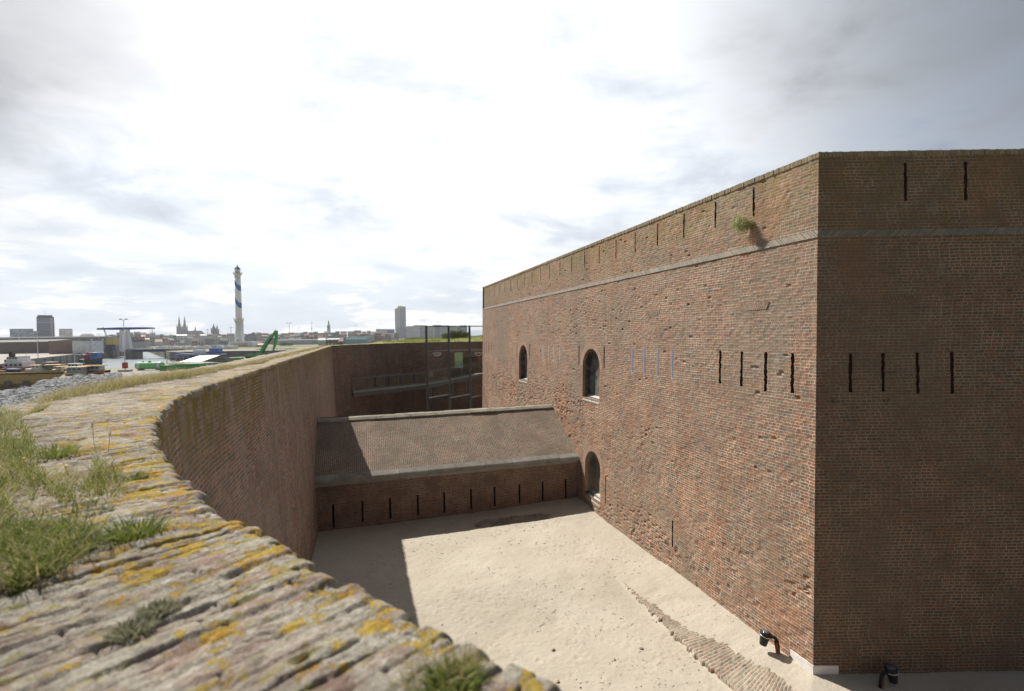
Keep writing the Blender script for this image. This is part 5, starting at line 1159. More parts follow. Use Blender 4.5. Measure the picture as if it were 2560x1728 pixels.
def hull(mb, L, W, Hh, m=0, bow=.22, sheer=.25, n=14, stern=.8, keel=.55):
    secs = []
    for i in range(n + 1):
        t = i / n; x = (t - .5) * L; f = min(1, (1 - t) / bow) ** .55 if t > 1 - bow else (stern + (1 - stern) * min(1, t / .15))
        w_ = W / 2 * max(f, .03); zt_ = Hh * (1 + sheer * (abs(t - .45) / .55) ** 2.2); zb = 0.0
        secs.append([(x, -w_, zt_), (x, -w_ * .96, Hh * .35), (x, -w_ * keel, zb), (x, w_ * keel, zb), (x, w_ * .96, Hh * .35), (x, w_, zt_)])
    mb.loft(secs, m)
def boat(px0, px1, py_water, label, hullm, L=None, W=3.0, Hh=1.1, cabin=None, roof=None, flip=False, z=-5.0, name='boat', grp='small boats moored in the harbour', mast=None, rz=0.0, stripe=None, Yv=None):
    pc = (px0 + px1) / 2
    if Yv is None: p_, k = spot(pc, py_water, z)
    else: p_ = at_m(pc, Yv, z); k = Yv / FPX
    L = (px1 - px0) * k; t = empty(name, tuple(p_), rz + (math.pi if flip else 0), label, 'boat', grp)
    mb = MB(); hull(mb, L, W, Hh); mb.build('hull', hullm, t)
    mb = MB(); hull(mb, L * 1.004, W * 1.04, Hh * .10); o = mb.build('rubbing_strake', stripe or BK, t); o.location = (0, 0, Hh * .86)
    if cabin:
        x0, x1, hc, cm = cabin; mb = MB(); mb.box(x0 * L, x1 * L, -W * .32, W * .32, Hh * .9, Hh + hc, taper=.08); c_ = mb.build('cabin', cm, t)
        n = max(2, int((x1 - x0) * L / 1.0)); 
        for j in range(n):
            a = x0 * L + (x1 - x0) * L * (j + .2) / n; b = x0 * L + (x1 - x0) * L * (j + .8) / n; mb = MB(); mb.box(a, b, -W * .32 - .02, W * .32 + .02, Hh + hc * .45, Hh + hc * .82); w__ = mb.build('window', WDK, c_)
        if roof: mb = MB(); mb.box(x0 * L - .4, x1 * L + .4, -W * .42, W * .42, Hh + hc, Hh + hc + .14); mb.build('roof', roof, t)
    if mast:
        mb = MB(); mb.tube((mast[0] * L, 0, Hh), (mast[0] * L, 0, Hh + mast[1]), .07, .03, n=6); mb.tube((mast[0] * L - .5, 0, Hh + mast[1] * .8), (mast[0] * L + .5, 0, Hh + mast[1] * .8), .03, n=5); mb.build('mast', mast[2] if len(mast) > 2 else WH, t)
    return t
# large barge at the left edge, fenders along its side
bg = boat(-170, 222, 962, 'long yellow and brown harbour barge moored behind the stone heap', YE, W=7, Hh=4.3, z=-5, name='barge', grp=None, Yv=128)
mb = MB()
kk = 128 / FPX
for c_ in (6, 47, 92):
    x_ = (c_ - 26) * kk; mb = MB(); mb.quad([(x_ - 1.1, -3.62, .7), (x_ + .8, -3.62, .7), (x_ + 1.4, -3.62, 2.1), (x_ - .5, -3.62, 2.1)]); mb.box(x_ - .5, x_ + 1.2, -3.7, -3.58, 2.1, 2.2); mb.build('fender_panel', BR, bg)
for j in range(7): mb = MB(); mb.box(-18 + j * 5.6, -15 + j * 5.6, -2, 2, 4.3, 4.7); mb.build('hatch', RF if j % 2 else YE, bg)
dr = boat(-190, 128, 935, 'rust red hulled workboat with white wheelhouse at the left edge', OR, W=7, Hh=3.6, z=-5, name='workboat', grp=None, Yv=158, mast=(.30, 5.5))
k_ = 158 / FPX
for (a, b, z0, z1) in ((24, 70, 3.6, 5.9), (30, 58, 5.9, 7.3)):
    mb = MB(); x0, x1 = (a + 31) * k_, (b + 31) * k_; mb.box(x0, x1, -2.2, 2.2, z0, z1, taper=.12); wh = mb.build('wheelhouse', WH, dr)
    for j in range(4): xx = x0 + (x1 - x0) * (j + .25) / 4; mb = MB(); mb.box(xx, xx + (x1 - x0) / 8, -2.24, 2.24, z0 + .9, z0 + 1.6); mb.build('window', WDK, wh)
mb = MB(); mb.box(6.5, 9.0, -1.3, 1.3, 3.6, 6.6); mb.box(7.0, 7.5, -.3, .3, 6.6, 9.2); mb.box(8.1, 8.6, -.3, .3, 6.6, 8.6); mb.build('funnel', BK, dr)
boat(20, 70, 930, 'navy and white striped small boat lying on the barge side', NB, Hh=.9, W=2.4, Yv=127.5, z=-.68, stripe=WH)
boat(68, 110, 933, 'white motor boat with dark windscreen beside the navy boat', WH, Hh=.8, W=2.4, Yv=127.5, z=-.68, cabin=(-.2, .3, .9, WH), roof=CRM)
boat(104, 152, 925, 'long cream canopied launch with slim posts near the barge', paint('buff_paint', (.5, .42, .28)), Hh=.6, W=2.6, Yv=128.5, z=-.68, cabin=(-.42, .42, 1.1, paint('olive_cabin', (.2, .2, .12))), roof=CRM)
boat(134, 170, 931, 'small white boat between the two canopied launches', WH, Hh=.6, W=2.2, Yv=126.5, z=-.68, cabin=(-.3, .1, .7, CRM), roof=CRM)
boat(165, 212, 931, 'cream roofed launch with dark cabin left of the orange roofed one', paint('buff_paint', (.5, .42, .28)), Hh=.7, W=2.2, Yv=103, z=0, cabin=(-.4, .42, 1.0, GY), roof=CRM)
boat(202, 256, 938, 'orange roofed launch with greenish windows at the tip of the stone heap', OR, Hh=.75, W=2.3, Yv=105, z=0, cabin=(-.42, .44, 1.1, CG), roof=ORC)
boat(252, 272, 932, 'small dark dinghy with outboard beside the orange roofed launch', BK, Hh=.5, W=1.2, Yv=110, z=0)
boat(150, 207, 915, 'bright blue fishing boat with white wheelhouse', BLU, Hh=1.9, W=3.6, Yv=186, cabin=(-.1, .35, 1.6, WH), roof=WH, mast=(.1, 5.0), stripe=WH)
boat(110, 158, 905, 'rust coloured boat with white bow beside the quay', OR, Hh=2.2, W=3.6, Yv=196, cabin=(-.4, .0, 1.6, RDp), roof=WH)
tg = boat(203, 252, 908, 'dark tug with blue deckhouse and red mast under the quay', BK, Hh=3.0, W=5, Yv=236, cabin=(.05, .40, 3.4, BLU), roof=WH, name='tug', grp=None, mast=(-.05, 11.0, RDp))
mb = MB(); [mb.box(-1.5 - j * 1.5, -.3 - j * 1.5, -1, 1, 3, 5.5 + j) for j in range(2)]; mb.build('gear', RDp, tg)
# blue coaster
bs = boat(438, 557, 895, 'long navy blue ship with low bridge aft moored at the quay tip', NB, W=6, Hh=4.2, Yv=262, name='ship', grp=None, flip=True, stripe=WH); kb = 262 / FPX
mb = MB(); mb.box(-2.2, 2.2, -2.1, 2.1, 4, 6.4, taper=.1); mb.build('deckhouse', WH, bs); mb = MB(); mb.box(-11.5, -6.5, -2.1, 2.1, 4.3, 7.0, taper=.1); w1 = mb.build('deckhouse', BLU, bs); mb = MB(); mb.box(-10.6, -7.4, -1.6, 1.6, 7.0, 8.9, taper=.1); w1 = mb.build('bridge_house', WH, bs)
for j in range(4): mb = MB(); mb.box(-10.3 + j * .75, -9.9 + j * .75, -1.66, 1.66, 7.8, 8.4); mb.build('window', CG, w1)
mb = MB(); mb.tube((-8.8, 0, 8.9), (-8.8, 0, 13), .12, .05, n=6); mb.tube((8, 0, 5), (8, 0, 12.5), .12, .06, n=6); mb.build('mast', GY, bs); mb = MB(); hull(mb, 117 * kb, 5.9, .9); o = mb.build('red_waterline', RDp, bs)

# bascule bridge: two white pylons, blue balance beam, deck
br = empty('bascule_bridge', tuple(at_m(315, 314)), 0, 'lifting bridge with a long blue balance beam on white pylons', 'bridge'); k_ = 314 / FPX
for x0, x1, t0 in ((-12.5, -6.2, .0), (1.5, 11.5, 1.2)):
    mb = MB(); b = len(mb.v); zt_ = 14.4; X0, X1 = x0 * k_, x1 * k_; mb.v += [(X0, -1.6, 0), (X1 + .2, -1.6, 0), (X1 + .2, 1.6, 0), (X0, 1.6, 0), (X0 - .1, -1.0, zt_), (X1 - t0, -1.0, zt_), (X1 - t0, 1.0, zt_), (X0 - .1, 1.0, zt_)]
    for f in ((4, 5, 6, 7), (0, 1, 5, 4), (1, 2, 6, 5), (2, 3, 7, 6), (3, 0, 4, 7)): mb.f.append(tuple(b + i for i in f)); mb.uv.append([(0, 0)] * 4); mb.mi.append(0)
    mb.build('pylon', paint('pylon_white', (.60, .62, .63)), br)
zb_ = CZ + (HOR(315) - 822) * k_
sec = [(-70 * k_, .3), (-68 * k_, .55), (-14 * k_, .82), (0, .82), (50 * k_, .62), (68 * k_, .45), (71 * k_, .25)]
mb = MB(); mb.loft([[(x_, -.9, zb_ + .1 - h_), (x_, .9, zb_ + .1 - h_), (x_, .9, zb_ + .1 + h_), (x_, -.9, zb_ + .1 + h_)] for x_, h_ in sec]); mb.build('balance_beam', paint('bridge_blue', (.035, .085, .26)), br)
mb = MB(); [mb.tube((x_ * k_, y_, 2.2), (x_ * k_, y_, zb_ - .2), .09, n=5) for x_ in (63, 69) for y_ in (-.8, .8)]; mb.build('hanger', GY, br)
mb = MB(); mb.box(12 * k_, 116 * k_, -4, 4, .9, 1.5); mb.build('deck', paint('bridge_deck_grey', (.30, .31, .31)), br); mb = MB(); mb.box(12 * k_, 116 * k_, -4.1, -3.7, -.5, .95); mb.build('girder', NB, br)
mb = MB(); [mb.box(12 * k_ + j * 1.6, 12 * k_ + j * 1.6 + .08, -4, -3.9, 1.5, 2.5) for j in range(17)]; mb.box(12 * k_, 112 * k_, -4, -3.9, 2.4, 2.5); mb.build('railing', WH, br)
mb = MB(); mb.box(12 * k_, 26 * k_, -5, 5, -6, .9); mb.build('abutment', M['quaywall'], br); mb = MB(); mb.box(112 * k_, 128 * k_, -6, 6, -6, .9); mb.build('abutment', M['quaywall'], br)

def lamp_post(px_, py0, py1, Yv, label, arms=2, base=None, name='light_mast', w=.11, cat='light mast', arm_len=2.0):
    k = Yv / FPX; z0 = CZ - (py1 - HOR(px_)) * k; z1 = CZ - (py0 - HOR(px_)) * k; p_ = at_m(px_, Yv, z0); H_ = z1 - z0
    t = empty(name, tuple(p_), 0, label, cat, 'light masts round the harbour'); mb = MB(); mb.tube((0, 0, 0), (0, 0, H_), w, w * .6, n=8); mb.build('pole', paint('galvanised', (.50, .51, .51), .5), t)
    for s_ in ((-1, 1) if arms == 2 else (1,)):
        mb = MB(); mb.tube((0, 0, H_ - .1), (s_ * arm_len * .7, 0, H_ + .1), w * .5, n=5); mb.build('arm', paint('galvanised', (.5, .51, .51)), t); mb = MB(); mb.box(min(s_ * arm_len * .5, s_ * arm_len), max(s_ * arm_len * .5, s_ * arm_len), -.2, .2, H_ + .05, H_ + .25); mb.build('lamp_head', GY, t)
    if base:
        mb = MB(); mb.box(-.42, .42, -.35, .35, 1.1, 2.5); mb.build('switch_box', RDp, t); mb = MB(); mb.box(-1.3, 1.3, -.9, .9, -.3, .75, taper=.15); mb.build('stone_footing', M['rock'], t)
    return t
lamp_post(310, 800, 933, 112, 'tall quay light mast with red box on a stone footing', base=True, arm_len=.9, w=.10)
lamp_post(93, 830, 900, 214, 'pale light mast with wide double arms before the dark tower block', arm_len=3.2, w=.16); lamp_post(48, 832, 862, 330, 'low double armed mast in front of the dark flat block', arm_len=4, w=.15)
lamp_post(184, 852, 886, 262, 'light mast in front of the small white warehouse', arms=1, w=.15); lamp_post(247, 835, 876, 300, 'light mast between the warehouses and the bridge', arm_len=1.6, w=.15)
lamp_post(724, 809, 881, 205, 'light mast right of the green excavator', arm_len=.9, w=.11); lamp_post(588, 852, 878, 285, 'thin mast left of the lighthouse foot', arms=1, w=.12, arm_len=1); lamp_post(890, 815, 862, 260, 'light mast in front of the glass roofed hall', arm_len=.9, w=.09); lamp_post(748, 819, 860, 420, 'faint distant light mast between excavator and radio mast', arm_len=1.2, w=.10)
rm = empty('radio_mast', tuple(at_m(780, 420)), 0, 'slender radio mast with crossbar on the town side', 'mast'); k_ = 420 / FPX; H_ = (866 - 803) * k_
mb = MB(); mb.tube((0, 0, 0), (0, 0, H_), .22, .08, n=6); mb.build('pole', STN, rm); mb = MB(); mb.tube((-1.6, 0, H_ * .89), (1.2, 0, H_ * .90), .08, n=5); mb.tube((0, 0, H_ * .62), (0, 0, H_ * .72), .35, n=6); mb.build('crossbar', STN, rm)
cr = empty('crane', tuple(at_m(272, 330)), 0, 'grey crane jib leaning left behind the blue bridge beam', 'crane'); k_ = 330 / FPX; mb = MB()
a, b = Vector((0, 0, 7)), Vector((-14 * k_, 0, (866 - 806) * k_)); off = .7
for s_ in (-1, 1):
    mb.tube(a + Vector((s_ * off, 0, 0)), b + Vector((s_ * .15, 0, 0)), .16, n=5)
for j in range(9): t0, t1 = j / 9, (j + 1) / 9; mb.tube(a.lerp(b, t0) + Vector((-off * (1 - t0), 0, 0)), a.lerp(b, t1) + Vector((off * (1 - t1), 0, 0)), .07, n=4)
mb.build('jib', paint('crane_blue', (.12, .17, .22)), cr); mb = MB(); mb.box(-1.6, 3.2, -1.5, 1.5, 0, 8, taper=.3); mb.build('tower', RF, cr)

# works on the near quay
tk = empty('green_tank', tuple(at_m(372, 116, .02)), 0, 'light green cylindrical tank lying on the quay', 'tank'); k_ = 116 / FPX; L = 66 * k_; r_t = .86
mb = MB(); mb.loft([[(x_ * L / 2, math.cos(t / 18 * 6.283) * r_t * s_, 1.1 + math.sin(t / 18 * 6.283) * r_t * s_) for t in range(18)] for x_, s_ in ((-1, .55), (-.985, .8), (-.95, .95), (-.9, 1), (.9, 1), (.95, .95), (1, .8))]); mb.build('shell', GR2, tk, True)
for x_ in (-.72, .8): mb = MB(); mb.loft([[(x_ * L / 2 + d_, math.cos(t / 18 * 6.283) * (r_t + .03), 1.1 + math.sin(t / 18 * 6.283) * (r_t + .03)) for t in range(18)] for d_ in (-.28, .28)]); mb.build('band', paint('pale_band', (.55, .66, .58)), tk)
mb = MB(); mb.tube((-1.6, 0, 1.9), (-1.6, 0, 2.2), .12, n=8); mb.tube((0, 0, 1.9), (0, 0, 2.15), .3, n=8); mb.tube((.1, 0, 2.1), (.1, 0, 3.0), .03, n=4); mb.build('valve', BK, tk); mb = MB(); mb.box(-2.4, -1.9, -.8, .8, 0, .6); mb.box(1.9, 2.4, -.8, .8, 0, .6); mb.build('cradle', GY, tk)
for (px0, px1, pt, pb, Yv, lab) in ((405, 430, 914, 934, 113, 'dark green steel container end beside the light green tank'), (428, 506, 911, 936, 118, 'long green steel container half hidden by grass')):
    k_ = Yv / FPX; t = empty('container', tuple(at_m((px0 + px1) / 2, Yv, .02)), 0, lab, 'container', 'green containers on the quay'); L = (px1 - px0) * k_; H_ = CZ - (pt - HOR(px0)) * k_
    mb = MB(); mb.box(-L / 2, L / 2, -1.1, 1.1, 0, H_); mb.build('body', GR, t); mb = MB(); [mb.box(-L / 2 + (j + .3) * L / 12, -L / 2 + (j + .7) * L / 12, -1.16, -1.09, .15, H_ - .15) for j in range(12)]; mb.build('ribs', GR, t)
    mb = MB(); mb.box(-L / 2 - .02, L / 2 + .02, -1.18, 1.12, H_ - .1, H_ + .03); mb.build('top_frame', paint('dark_green', (.035, .16, .05)), t)
mq = empty('shed', tuple(at_m(520, 138, .02)), math.radians(0), 'low shed with a white sheeted roof and dark green gable', 'shed'); k_ = 138 / FPX
x0, x1, x2, x3 = -57 * k_, -30 * k_, 24 * k_, 60 * k_; zr = CZ - (889 - 847) * k_; ze = CZ - (903 - 847) * k_
mb = MB(); mb.quad([(x0, -3, ze), (x2 - 3.0, -3, ze), (x2, 1, zr), (x1, 1, zr)]); mb.build('roof', paint('white_sheet', (.66, .65, .60)), mq); mb = MB(); mb.quad([(x2 - 3.0, -3, ze - .01), (x3, -1.5, ze - .5), (x2, 1, zr)]); mb.quad([(x2, 1, zr), (x3, -1.5, ze - .5), (x3, 5, ze - .5), (x1, 5, ze)]); mb.build('gable_roof', paint('dark_green_sheet', (.022, .032, .016), 1.0), mq)
mb = MB(); mb.box(x0 + .5, x3 - .3, -2.4, 4, 0, ze - .52); mb.build('wall', paint('shed_wall', (.30, .31, .26)), mq)
for j in range(6): mb = MB(); mb.box(x0 + 1 + j * 1.7, x0 + 2 + j * 1.7, -2.45, -2.38, ze - .9, ze - .55); mb.build('window', WDK, mq)
# loading frame beside the shed
lf = empty('steel_frame', tuple(at_m(442, 146, 0)), 0, 'grey steel loading frame with diagonal legs over the water', 'steel frame'); k_ = 146 / FPX; mb = MB()
for a, b in (((-27, 892), (28, 893)), ((-26, 893), (-27, 908)), ((-25, 894), (-12, 906)), ((-28, 909), (20, 909)), ((-1, 893), (-10, 906)), ((4, 893), (12, 908)), ((14, 893), (14, 910)), ((28, 893), (28, 910))):
    mb.tube((a[0] * k_, 0, CZ - (a[1] - 848.5) * k_), (b[0] * k_, 0, CZ - (b[1] - 848.5) * k_), .10, n=5)
mb.build('truss', paint('frame_grey', (.3, .32, .33)), lf)
# excavator
exv = empty('excavator', tuple(at_m(640, 176, 0)), 0, 'bright green harbour excavator with its long arm folded upward', 'excavator'); k_ = 176 / FPX
E_ = lambda px_, py_, y_=0: Vector(((px_ - 640) * k_, y_, CZ - (py_ - HOR(640)) * k_))
mb = MB(); mb.loft([[tuple(E_(616, 886) + Vector((0, y_, 0))), tuple(E_(655, 884) + Vector((0, y_, 0))), tuple(E_(656, 893) + Vector((0, y_, 0))), tuple(E_(617, 895) + Vector((0, y_, 0)))][::1] for y_ in (-1.3, 1.3)]); mb.build('body', GR, exv)
mb = MB(); mb.loft([[tuple(E_(614, 890) + Vector((0, y_, 0))), tuple(E_(622, 885) + Vector((0, y_, 0))), tuple(E_(622, 895) + Vector((0, y_, 0))), tuple(E_(615, 895) + Vector((0, y_, 0)))] for y_ in (-1.2, 1.2)]); mb.build('counterweight', GR2, exv)
mb = MB(); mb.box(-3.2, 2.2, -1.5, -.9, -.1, .7); mb.box(-3.2, 2.2, .9, 1.5, -.1, .7); mb.build('track', BK, exv)
def arm(nm, P, wd, m_): 
    mb = MB()
    for (a, wa), (b, wb) in zip(zip(P[:-1], wd[:-1]), zip(P[1:], wd[1:])):
        a = E_(*a); b = E_(*b); n_ = (b - a).cross(Vector((0, 1, 0))).normalized(); y_ = Vector((0, .35, 0)); mb.loft([[tuple(a + n_ * wa - y_), tuple(a + n_ * wa + y_), tuple(a - n_ * wa + y_), tuple(a - n_ * wa - y_)], [tuple(b + n_ * wb - y_), tuple(b + n_ * wb + y_), tuple(b - n_ * wb + y_), tuple(b - n_ * wb - y_)]])
    return mb.build(nm, m_, exv)
arm('boom', [(650, 884), (659, 870), (670, 853), (683, 838), (690, 831)], [.45, .75, .62, .5, .42], GR); arm('stick', [(690, 831), (692, 842), (687, 862), (682, 878)], [.5, .55, .42, .2], GR); arm('cylinder', [(655, 884), (668, 862), (680, 846)], [.16, .16, .13], BK)
mb = MB(); mb.tube(tuple(E_(690, 831)), tuple(E_(690, 821)), .06, .03, n=4); mb.tube(tuple(E_(690, 831, -.5)), tuple(E_(690, 831, .5)), .6, n=10); mb.build('pivot', GR, exv)
sk_ = empty('skip', tuple(at_m(591, 148, .0)), 0, 'small open green skip between shed and excavator', 'skip'); mb = MB(); mb.box(-1.4, 1.4, -.9, .9, 0, 1.35, taper=-.08); mb.build('body', GR, sk_); mb = MB(); mb.box(-1.6, 1.6, -1.1, -.9, 1.2, 1.42); mb.box(-1.6, 1.6, .9, 1.1, 1.2, 1.42); mb.build('rim', GR2, sk_)

def car(px_, py_, label, pm, z=0.0):
    p_, k = spot(px_, py_, z); t = empty('parked_car', tuple(p_), 0, label, 'car', 'cars parked round the harbour')
    mb = MB(); mb.loft([[(x_, -.85, .35), (x_, .85, .35), (x_, .85, h_), (x_, -.85, h_)] for x_, h_ in ((-2.1, .75), (-1.9, .95), (.9, .95), (1.9, .85), (2.1, .6))]); mb.build('body', pm, t)
    mb = MB(); mb.box(-1.5, .8, -.72, .72, .95, 1.42, taper=.2); mb.build('cabin', WDK, t)
    for x_ in (-1.3, 1.3):
        for y_ in (-.86, .7): mb = MB(); mb.tube((x_, y_, .32), (x_, y_ + .16, .32), .32, n=10); mb.build('wheel', BK, t)
    return t
car(203, 890, 'white car parked on the quay beside the tug', WH); car(213, 880, 'small pale car near the white warehouse wall', GY); car(842, 862.2, 'white car in front of the brick buildings', WH); car(855, 862.0, 'grey car right of the white one at the brick buildings', GY)

# facades with window grids
def facade(name, wallc, winc, bw, rh, mx=.35, my=.45, rough=.8):
    m, T, b = mat(name); uv = T.add('ShaderNodeUVMap').outputs[0]; ux, uy, _ = T.sep(uv)
    fx_ = T.math('FRACT', T.math('DIVIDE', ux, bw)); fy_ = T.math('FRACT', T.math('DIVIDE', uy, rh))
    a = T.math('MULTIPLY', T.math('GREATER_THAN', fx_, mx), T.math('MULTIPLY', T.math('GREATER_THAN', fy_, my), T.math('LESS_THAN', fy_, .92)))
    rr = T.add('ShaderNodeTexWhiteNoise', {0: T.comb(T.math('FLOOR', T.math('DIVIDE', ux, bw)), T.math('FLOOR', T.math('DIVIDE', uy, rh)))}, noise_dimensions='2D').outputs[0]
    wc = T.mix(rr, winc, tuple(min(v * 2.2 + .05, 1) for v in winc)); n = T.noise(T.add('ShaderNodeTexCoord').outputs['Object'], .25, 4, .6)
    setb(T, b, color=T.mix(a, T.mix(T.math('MULTIPLY', n, .5), wallc, tuple(v * .7 for v in wallc)), wc), rough=rough, spec=.12); return m
FAC = [facade('pale_facade', (.46, .45, .42), (.13, .15, .17), 2.6, 3.1), facade('cream_facade', (.50, .44, .34), (.14, .14, .14), 2.8, 3.1), facade('brick_facade', (.24, .15, .12), (.30, .30, .28), 2.5, 3.2, .55, .5), facade('grey_facade', (.27, .29, .31), (.10, .12, .14), 2.4, 3.0), facade('red_facade', (.34, .17, .13), (.16, .16, .17), 2.6, 3.1), facade('white_facade', (.62, .62, .60), (.18, .20, .23), 3.0, 3.0), facade('blue_grey_facade', (.22, .26, .32), (.13, .16, .20), 2.0, 3.2, .25, .3)]
FNAME = ['pale', 'cream', 'dark brick', 'grey', 'reddish', 'white', 'blue grey']
BND = facade('balcony_facade', (.50, .51, .50), (.16, .18, .20), 3.6, 2.9, .30, .42); TWR = facade('tower_facade', (.40, .40, .37), (.20, .21, .22), 2.1, 3.0, .35, .5); TWD = facade('tower_shaded_facade', (.25, .26, .28), (.15, .16, .18), 1.6, 3.0, .4, .3)  # high tower's lit and shaded sides painted as a lighter and a darker facade
def block(name, px0, px1, py_top, Yv, label, cat, wallm, roofm=None, gable=0.0, depth=None, z0=-.3, grp=None, rz=0.0, hip=False, extra=None):
    k = Yv / FPX; pc = (px0 + px1) / 2; _al = math.atan2(-xat(pc, Yv), Yv) if Yv > 400 and px1 < 1000 else 0.0; rz = rz + _al; W = (px1 - px0) * k * math.cos(_al); H_ = CZ - (py_top - HOR(pc)) * k; D = depth or W * .8; t = empty(name, tuple(at_m(pc, Yv, 0)), rz, label, cat, grp)
    he = H_ - gable; mb = MB(); mb.prism([(-W / 2, 0), (W / 2, 0), (W / 2, D), (-W / 2, D)], z0, he); wl = mb.build('wall', wallm, t)
    mb = MB()
    if gable > 0:
        i = W * .18 if hip else 0
        a, b, c_, d_ = (-W / 2 - .1, -.2, he), (W / 2 + .1, -.2, he), (W / 2 + .1, D, he), (-W / 2 - .1, D, he); r0, r1 = (-W / 2 + i, D / 2, H_), (W / 2 - i, D / 2, H_)
        mb.quad([a, b, r1, r0]); mb.quad([c_, d_, r0, r1]); mb.quad([b, c_, r1]); mb.quad([d_, a, r0])
    else: mb.box(-W / 2 - .1, W / 2 + .1, -.15, D, he, he + .35)
    rf = mb.build('roof', roofm or RF, t)
    return t, W, H_, D
# left side warehouses and towers
block('warehouse', -160, 300, 842, 470, 'long dark roofed brick warehouse with a row of small white windows', 'warehouse', BR, RF, 1.2, 30)
wt = bpy.data.objects[[o.name for o in bpy.data.objects if o.name.startswith('warehouse')][0]]
for j, c_ in enumerate((118, 141, 165, 189, 212, 234, 256)):
    k_ = 470 / FPX; mb = MB(); x_ = (c_ - 70) * k_; mb.box(x_ - .9, x_ + .9, -.3, -.1, CZ - (850.5 - 853.5) * k_ - 3.0, CZ - (845.5 - 853.5) * k_ - 1.6); mb.build('window', WH, wt)
block('warehouse', -200, 122, 851, 300, 'low brown brick warehouse with a light grey roof at the left edge', 'warehouse', BR, RFL, 1.4, 30); 
block('warehouse', 121, 183, 853.5, 275, 'brown brick building with two doors beside the white one', 'warehouse', BR2, RFL, 0, 14); block('warehouse', 180, 213, 853, 273, 'small white fronted warehouse on the quay', 'warehouse', paint('white_wash', (.56, .57, .57), scale=.5), RFL, 0, 12)
block('warehouse', 213, 262, 852, 330, 'grey warehouse with teal and dark doors beside the yellow cabin', 'warehouse', FAC[3], RF, 0, 14); block('warehouse', 262, 325, 855, 345, 'grey shed left of the bridge pylons', 'warehouse', GY, RF, 0, 14)
block('site_cabin', 264, 282, 844, 325, 'ochre yellow cabin raised beside the bridge', 'cabin', paint('ochre', (.46, .36, .14)), RFL, 0, 6, z0=4.5)
for (x_, lab) in ((137, 'dark door in the brown brick building'), (161, 'second dark door')):
    pass
tb, W, H_, D = block('tower_block', 93, 137, 793, 640, 'tall dark blue grey tower block at the left of the skyline', 'tower block', facade('dark_tower', (.16, .19, .24), (.07, .09, .12), 60, 3.1, .0, .4), RF, 0, 16)
k_ = 640 / FPX; mb = MB(); mb.box(-14 * k_, 13 * k_, 2, 12, H_, H_ + 5 * k_); mb.build('penthouse', RF, tb); mb = MB(); mb.box(9 * k_, 13 * k_, -.6, .0, 0, H_ - 1); mb.build('lift_shaft', GY, tb); mb = MB(); mb.tube((0, 5, H_ + 2), (0, 5, H_ + 9), .15, n=4); mb.build('aerial', GY, tb)
for j in range(14): mb = MB(); z_ = 2.5 + j * (H_ - 4) / 14; mb.box(-W / 2 - .9, W / 2 + .9, -.5, 1.2, z_, z_ + .35); mb.build('balcony', paint('balcony_grey', (.34, .37, .42)), tb)
block('apartment_block', 25, 84, 823, 620, 'wide dark flat roofed block left of the tower block', 'apartment block', FAC[6], RF, 0, 18); block('apartment_block', 84, 95, 828, 630, 'low dark block touching the tower block', 'apartment block', FAC[3], RF, 0, 18); block('apartment_block', 148, 182, 823, 640, 'small white apartment block right of the tower block', 'apartment block', FAC[5], RFL, 0, 18)
block('hall', 200, 236, 834, 560, 'pale hall with a low curved roof behind the warehouses', 'hall', CONC, RFL, 2.2, 14, hip=True)

# churches
def spire(par, x_, wd, h0, h1, material, n=8, name='spire', y_=3.0):
    mb = MB(); mb.box(x_ - wd / 2, x_ + wd / 2, y_ - wd / 2, y_ + wd / 2, 0, h0); 
    for sx in (-1, 1):
        for sy in (-1, 1): mb.tube((x_ + sx * wd * .44, y_ + sy * wd * .44, h0 - 1), (x_ + sx * wd * .44, y_ + sy * wd * .44, h0 + (h1 - h0) * .30), wd * .12, .05, n=5)
    o = mb.build('tower', material, par); mb = MB(); mb.tube((x_, y_, h0), (x_, y_, h1), wd * .40, .05, n=n); mb.tube((x_, y_, h0 - .5), (x_, y_, h0 + (h1 - h0) * .18), wd * .46, wd * .36, n=n); mb.build(name, material, par)
    for j in range(2): mb = MB(); mb.box(x_ - wd * .16 + (j - .5) * wd * .4, x_ + wd * .16 + (j - .5) * wd * .4, y_ - wd / 2 - .12, y_ - wd / 2 - .02, h0 * .55, h0 * .85); mb.build('window', WDK, par)
Yc = 1250; k_ = Yc / FPX; ch = empty('church', tuple(at_m(455, Yc)), 0, 'large grey church with twin pointed spires', 'church'); zz_ = lambda py_, px_, kk: CZ - (py_ - HOR(px_)) * kk
for c_, tp in ((447, 788), (460.5, 788)): spire(ch, (c_ - 455) * k_, 9 * k_, zz_(818, 455, k_), zz_(tp, 455, k_), STN)
mb = MB(); W = 38 * k_; x0 = 9 * k_; h_ = zz_(836, 480, k_); hr = zz_(827, 480, k_); mb.prism([(x0, 0), (x0 + W, 0), (x0 + W, 18), (x0, 18)], 0, h_); mb.build('nave', STN, ch); mb = MB(); mb.quad([(x0, 0, h_), (x0 + W, 0, h_), (x0 + W - 4, 9, hr), (x0, 9, hr)]); mb.quad([(x0 + W, 0, h_), (x0 + W, 18, h_), (x0 + W - 4, 9, hr)]); mb.build('roof', RF, ch)
mb = MB(); mb.tube((28 * k_, 9, hr - 2), (28 * k_, 9, zz_(815, 483, k_)), 2.6, .05, n=6); mb.build('ridge_turret', RF, ch); mb = MB(); mb.quad([(20 * k_, -1, h_ - 4), (36 * k_, -1, h_ - 4), (28 * k_, -1, hr + 2)]); mb.box(20 * k_, 36 * k_, -1, 2, 0, h_ - 4); mb.build('transept', STN, ch)
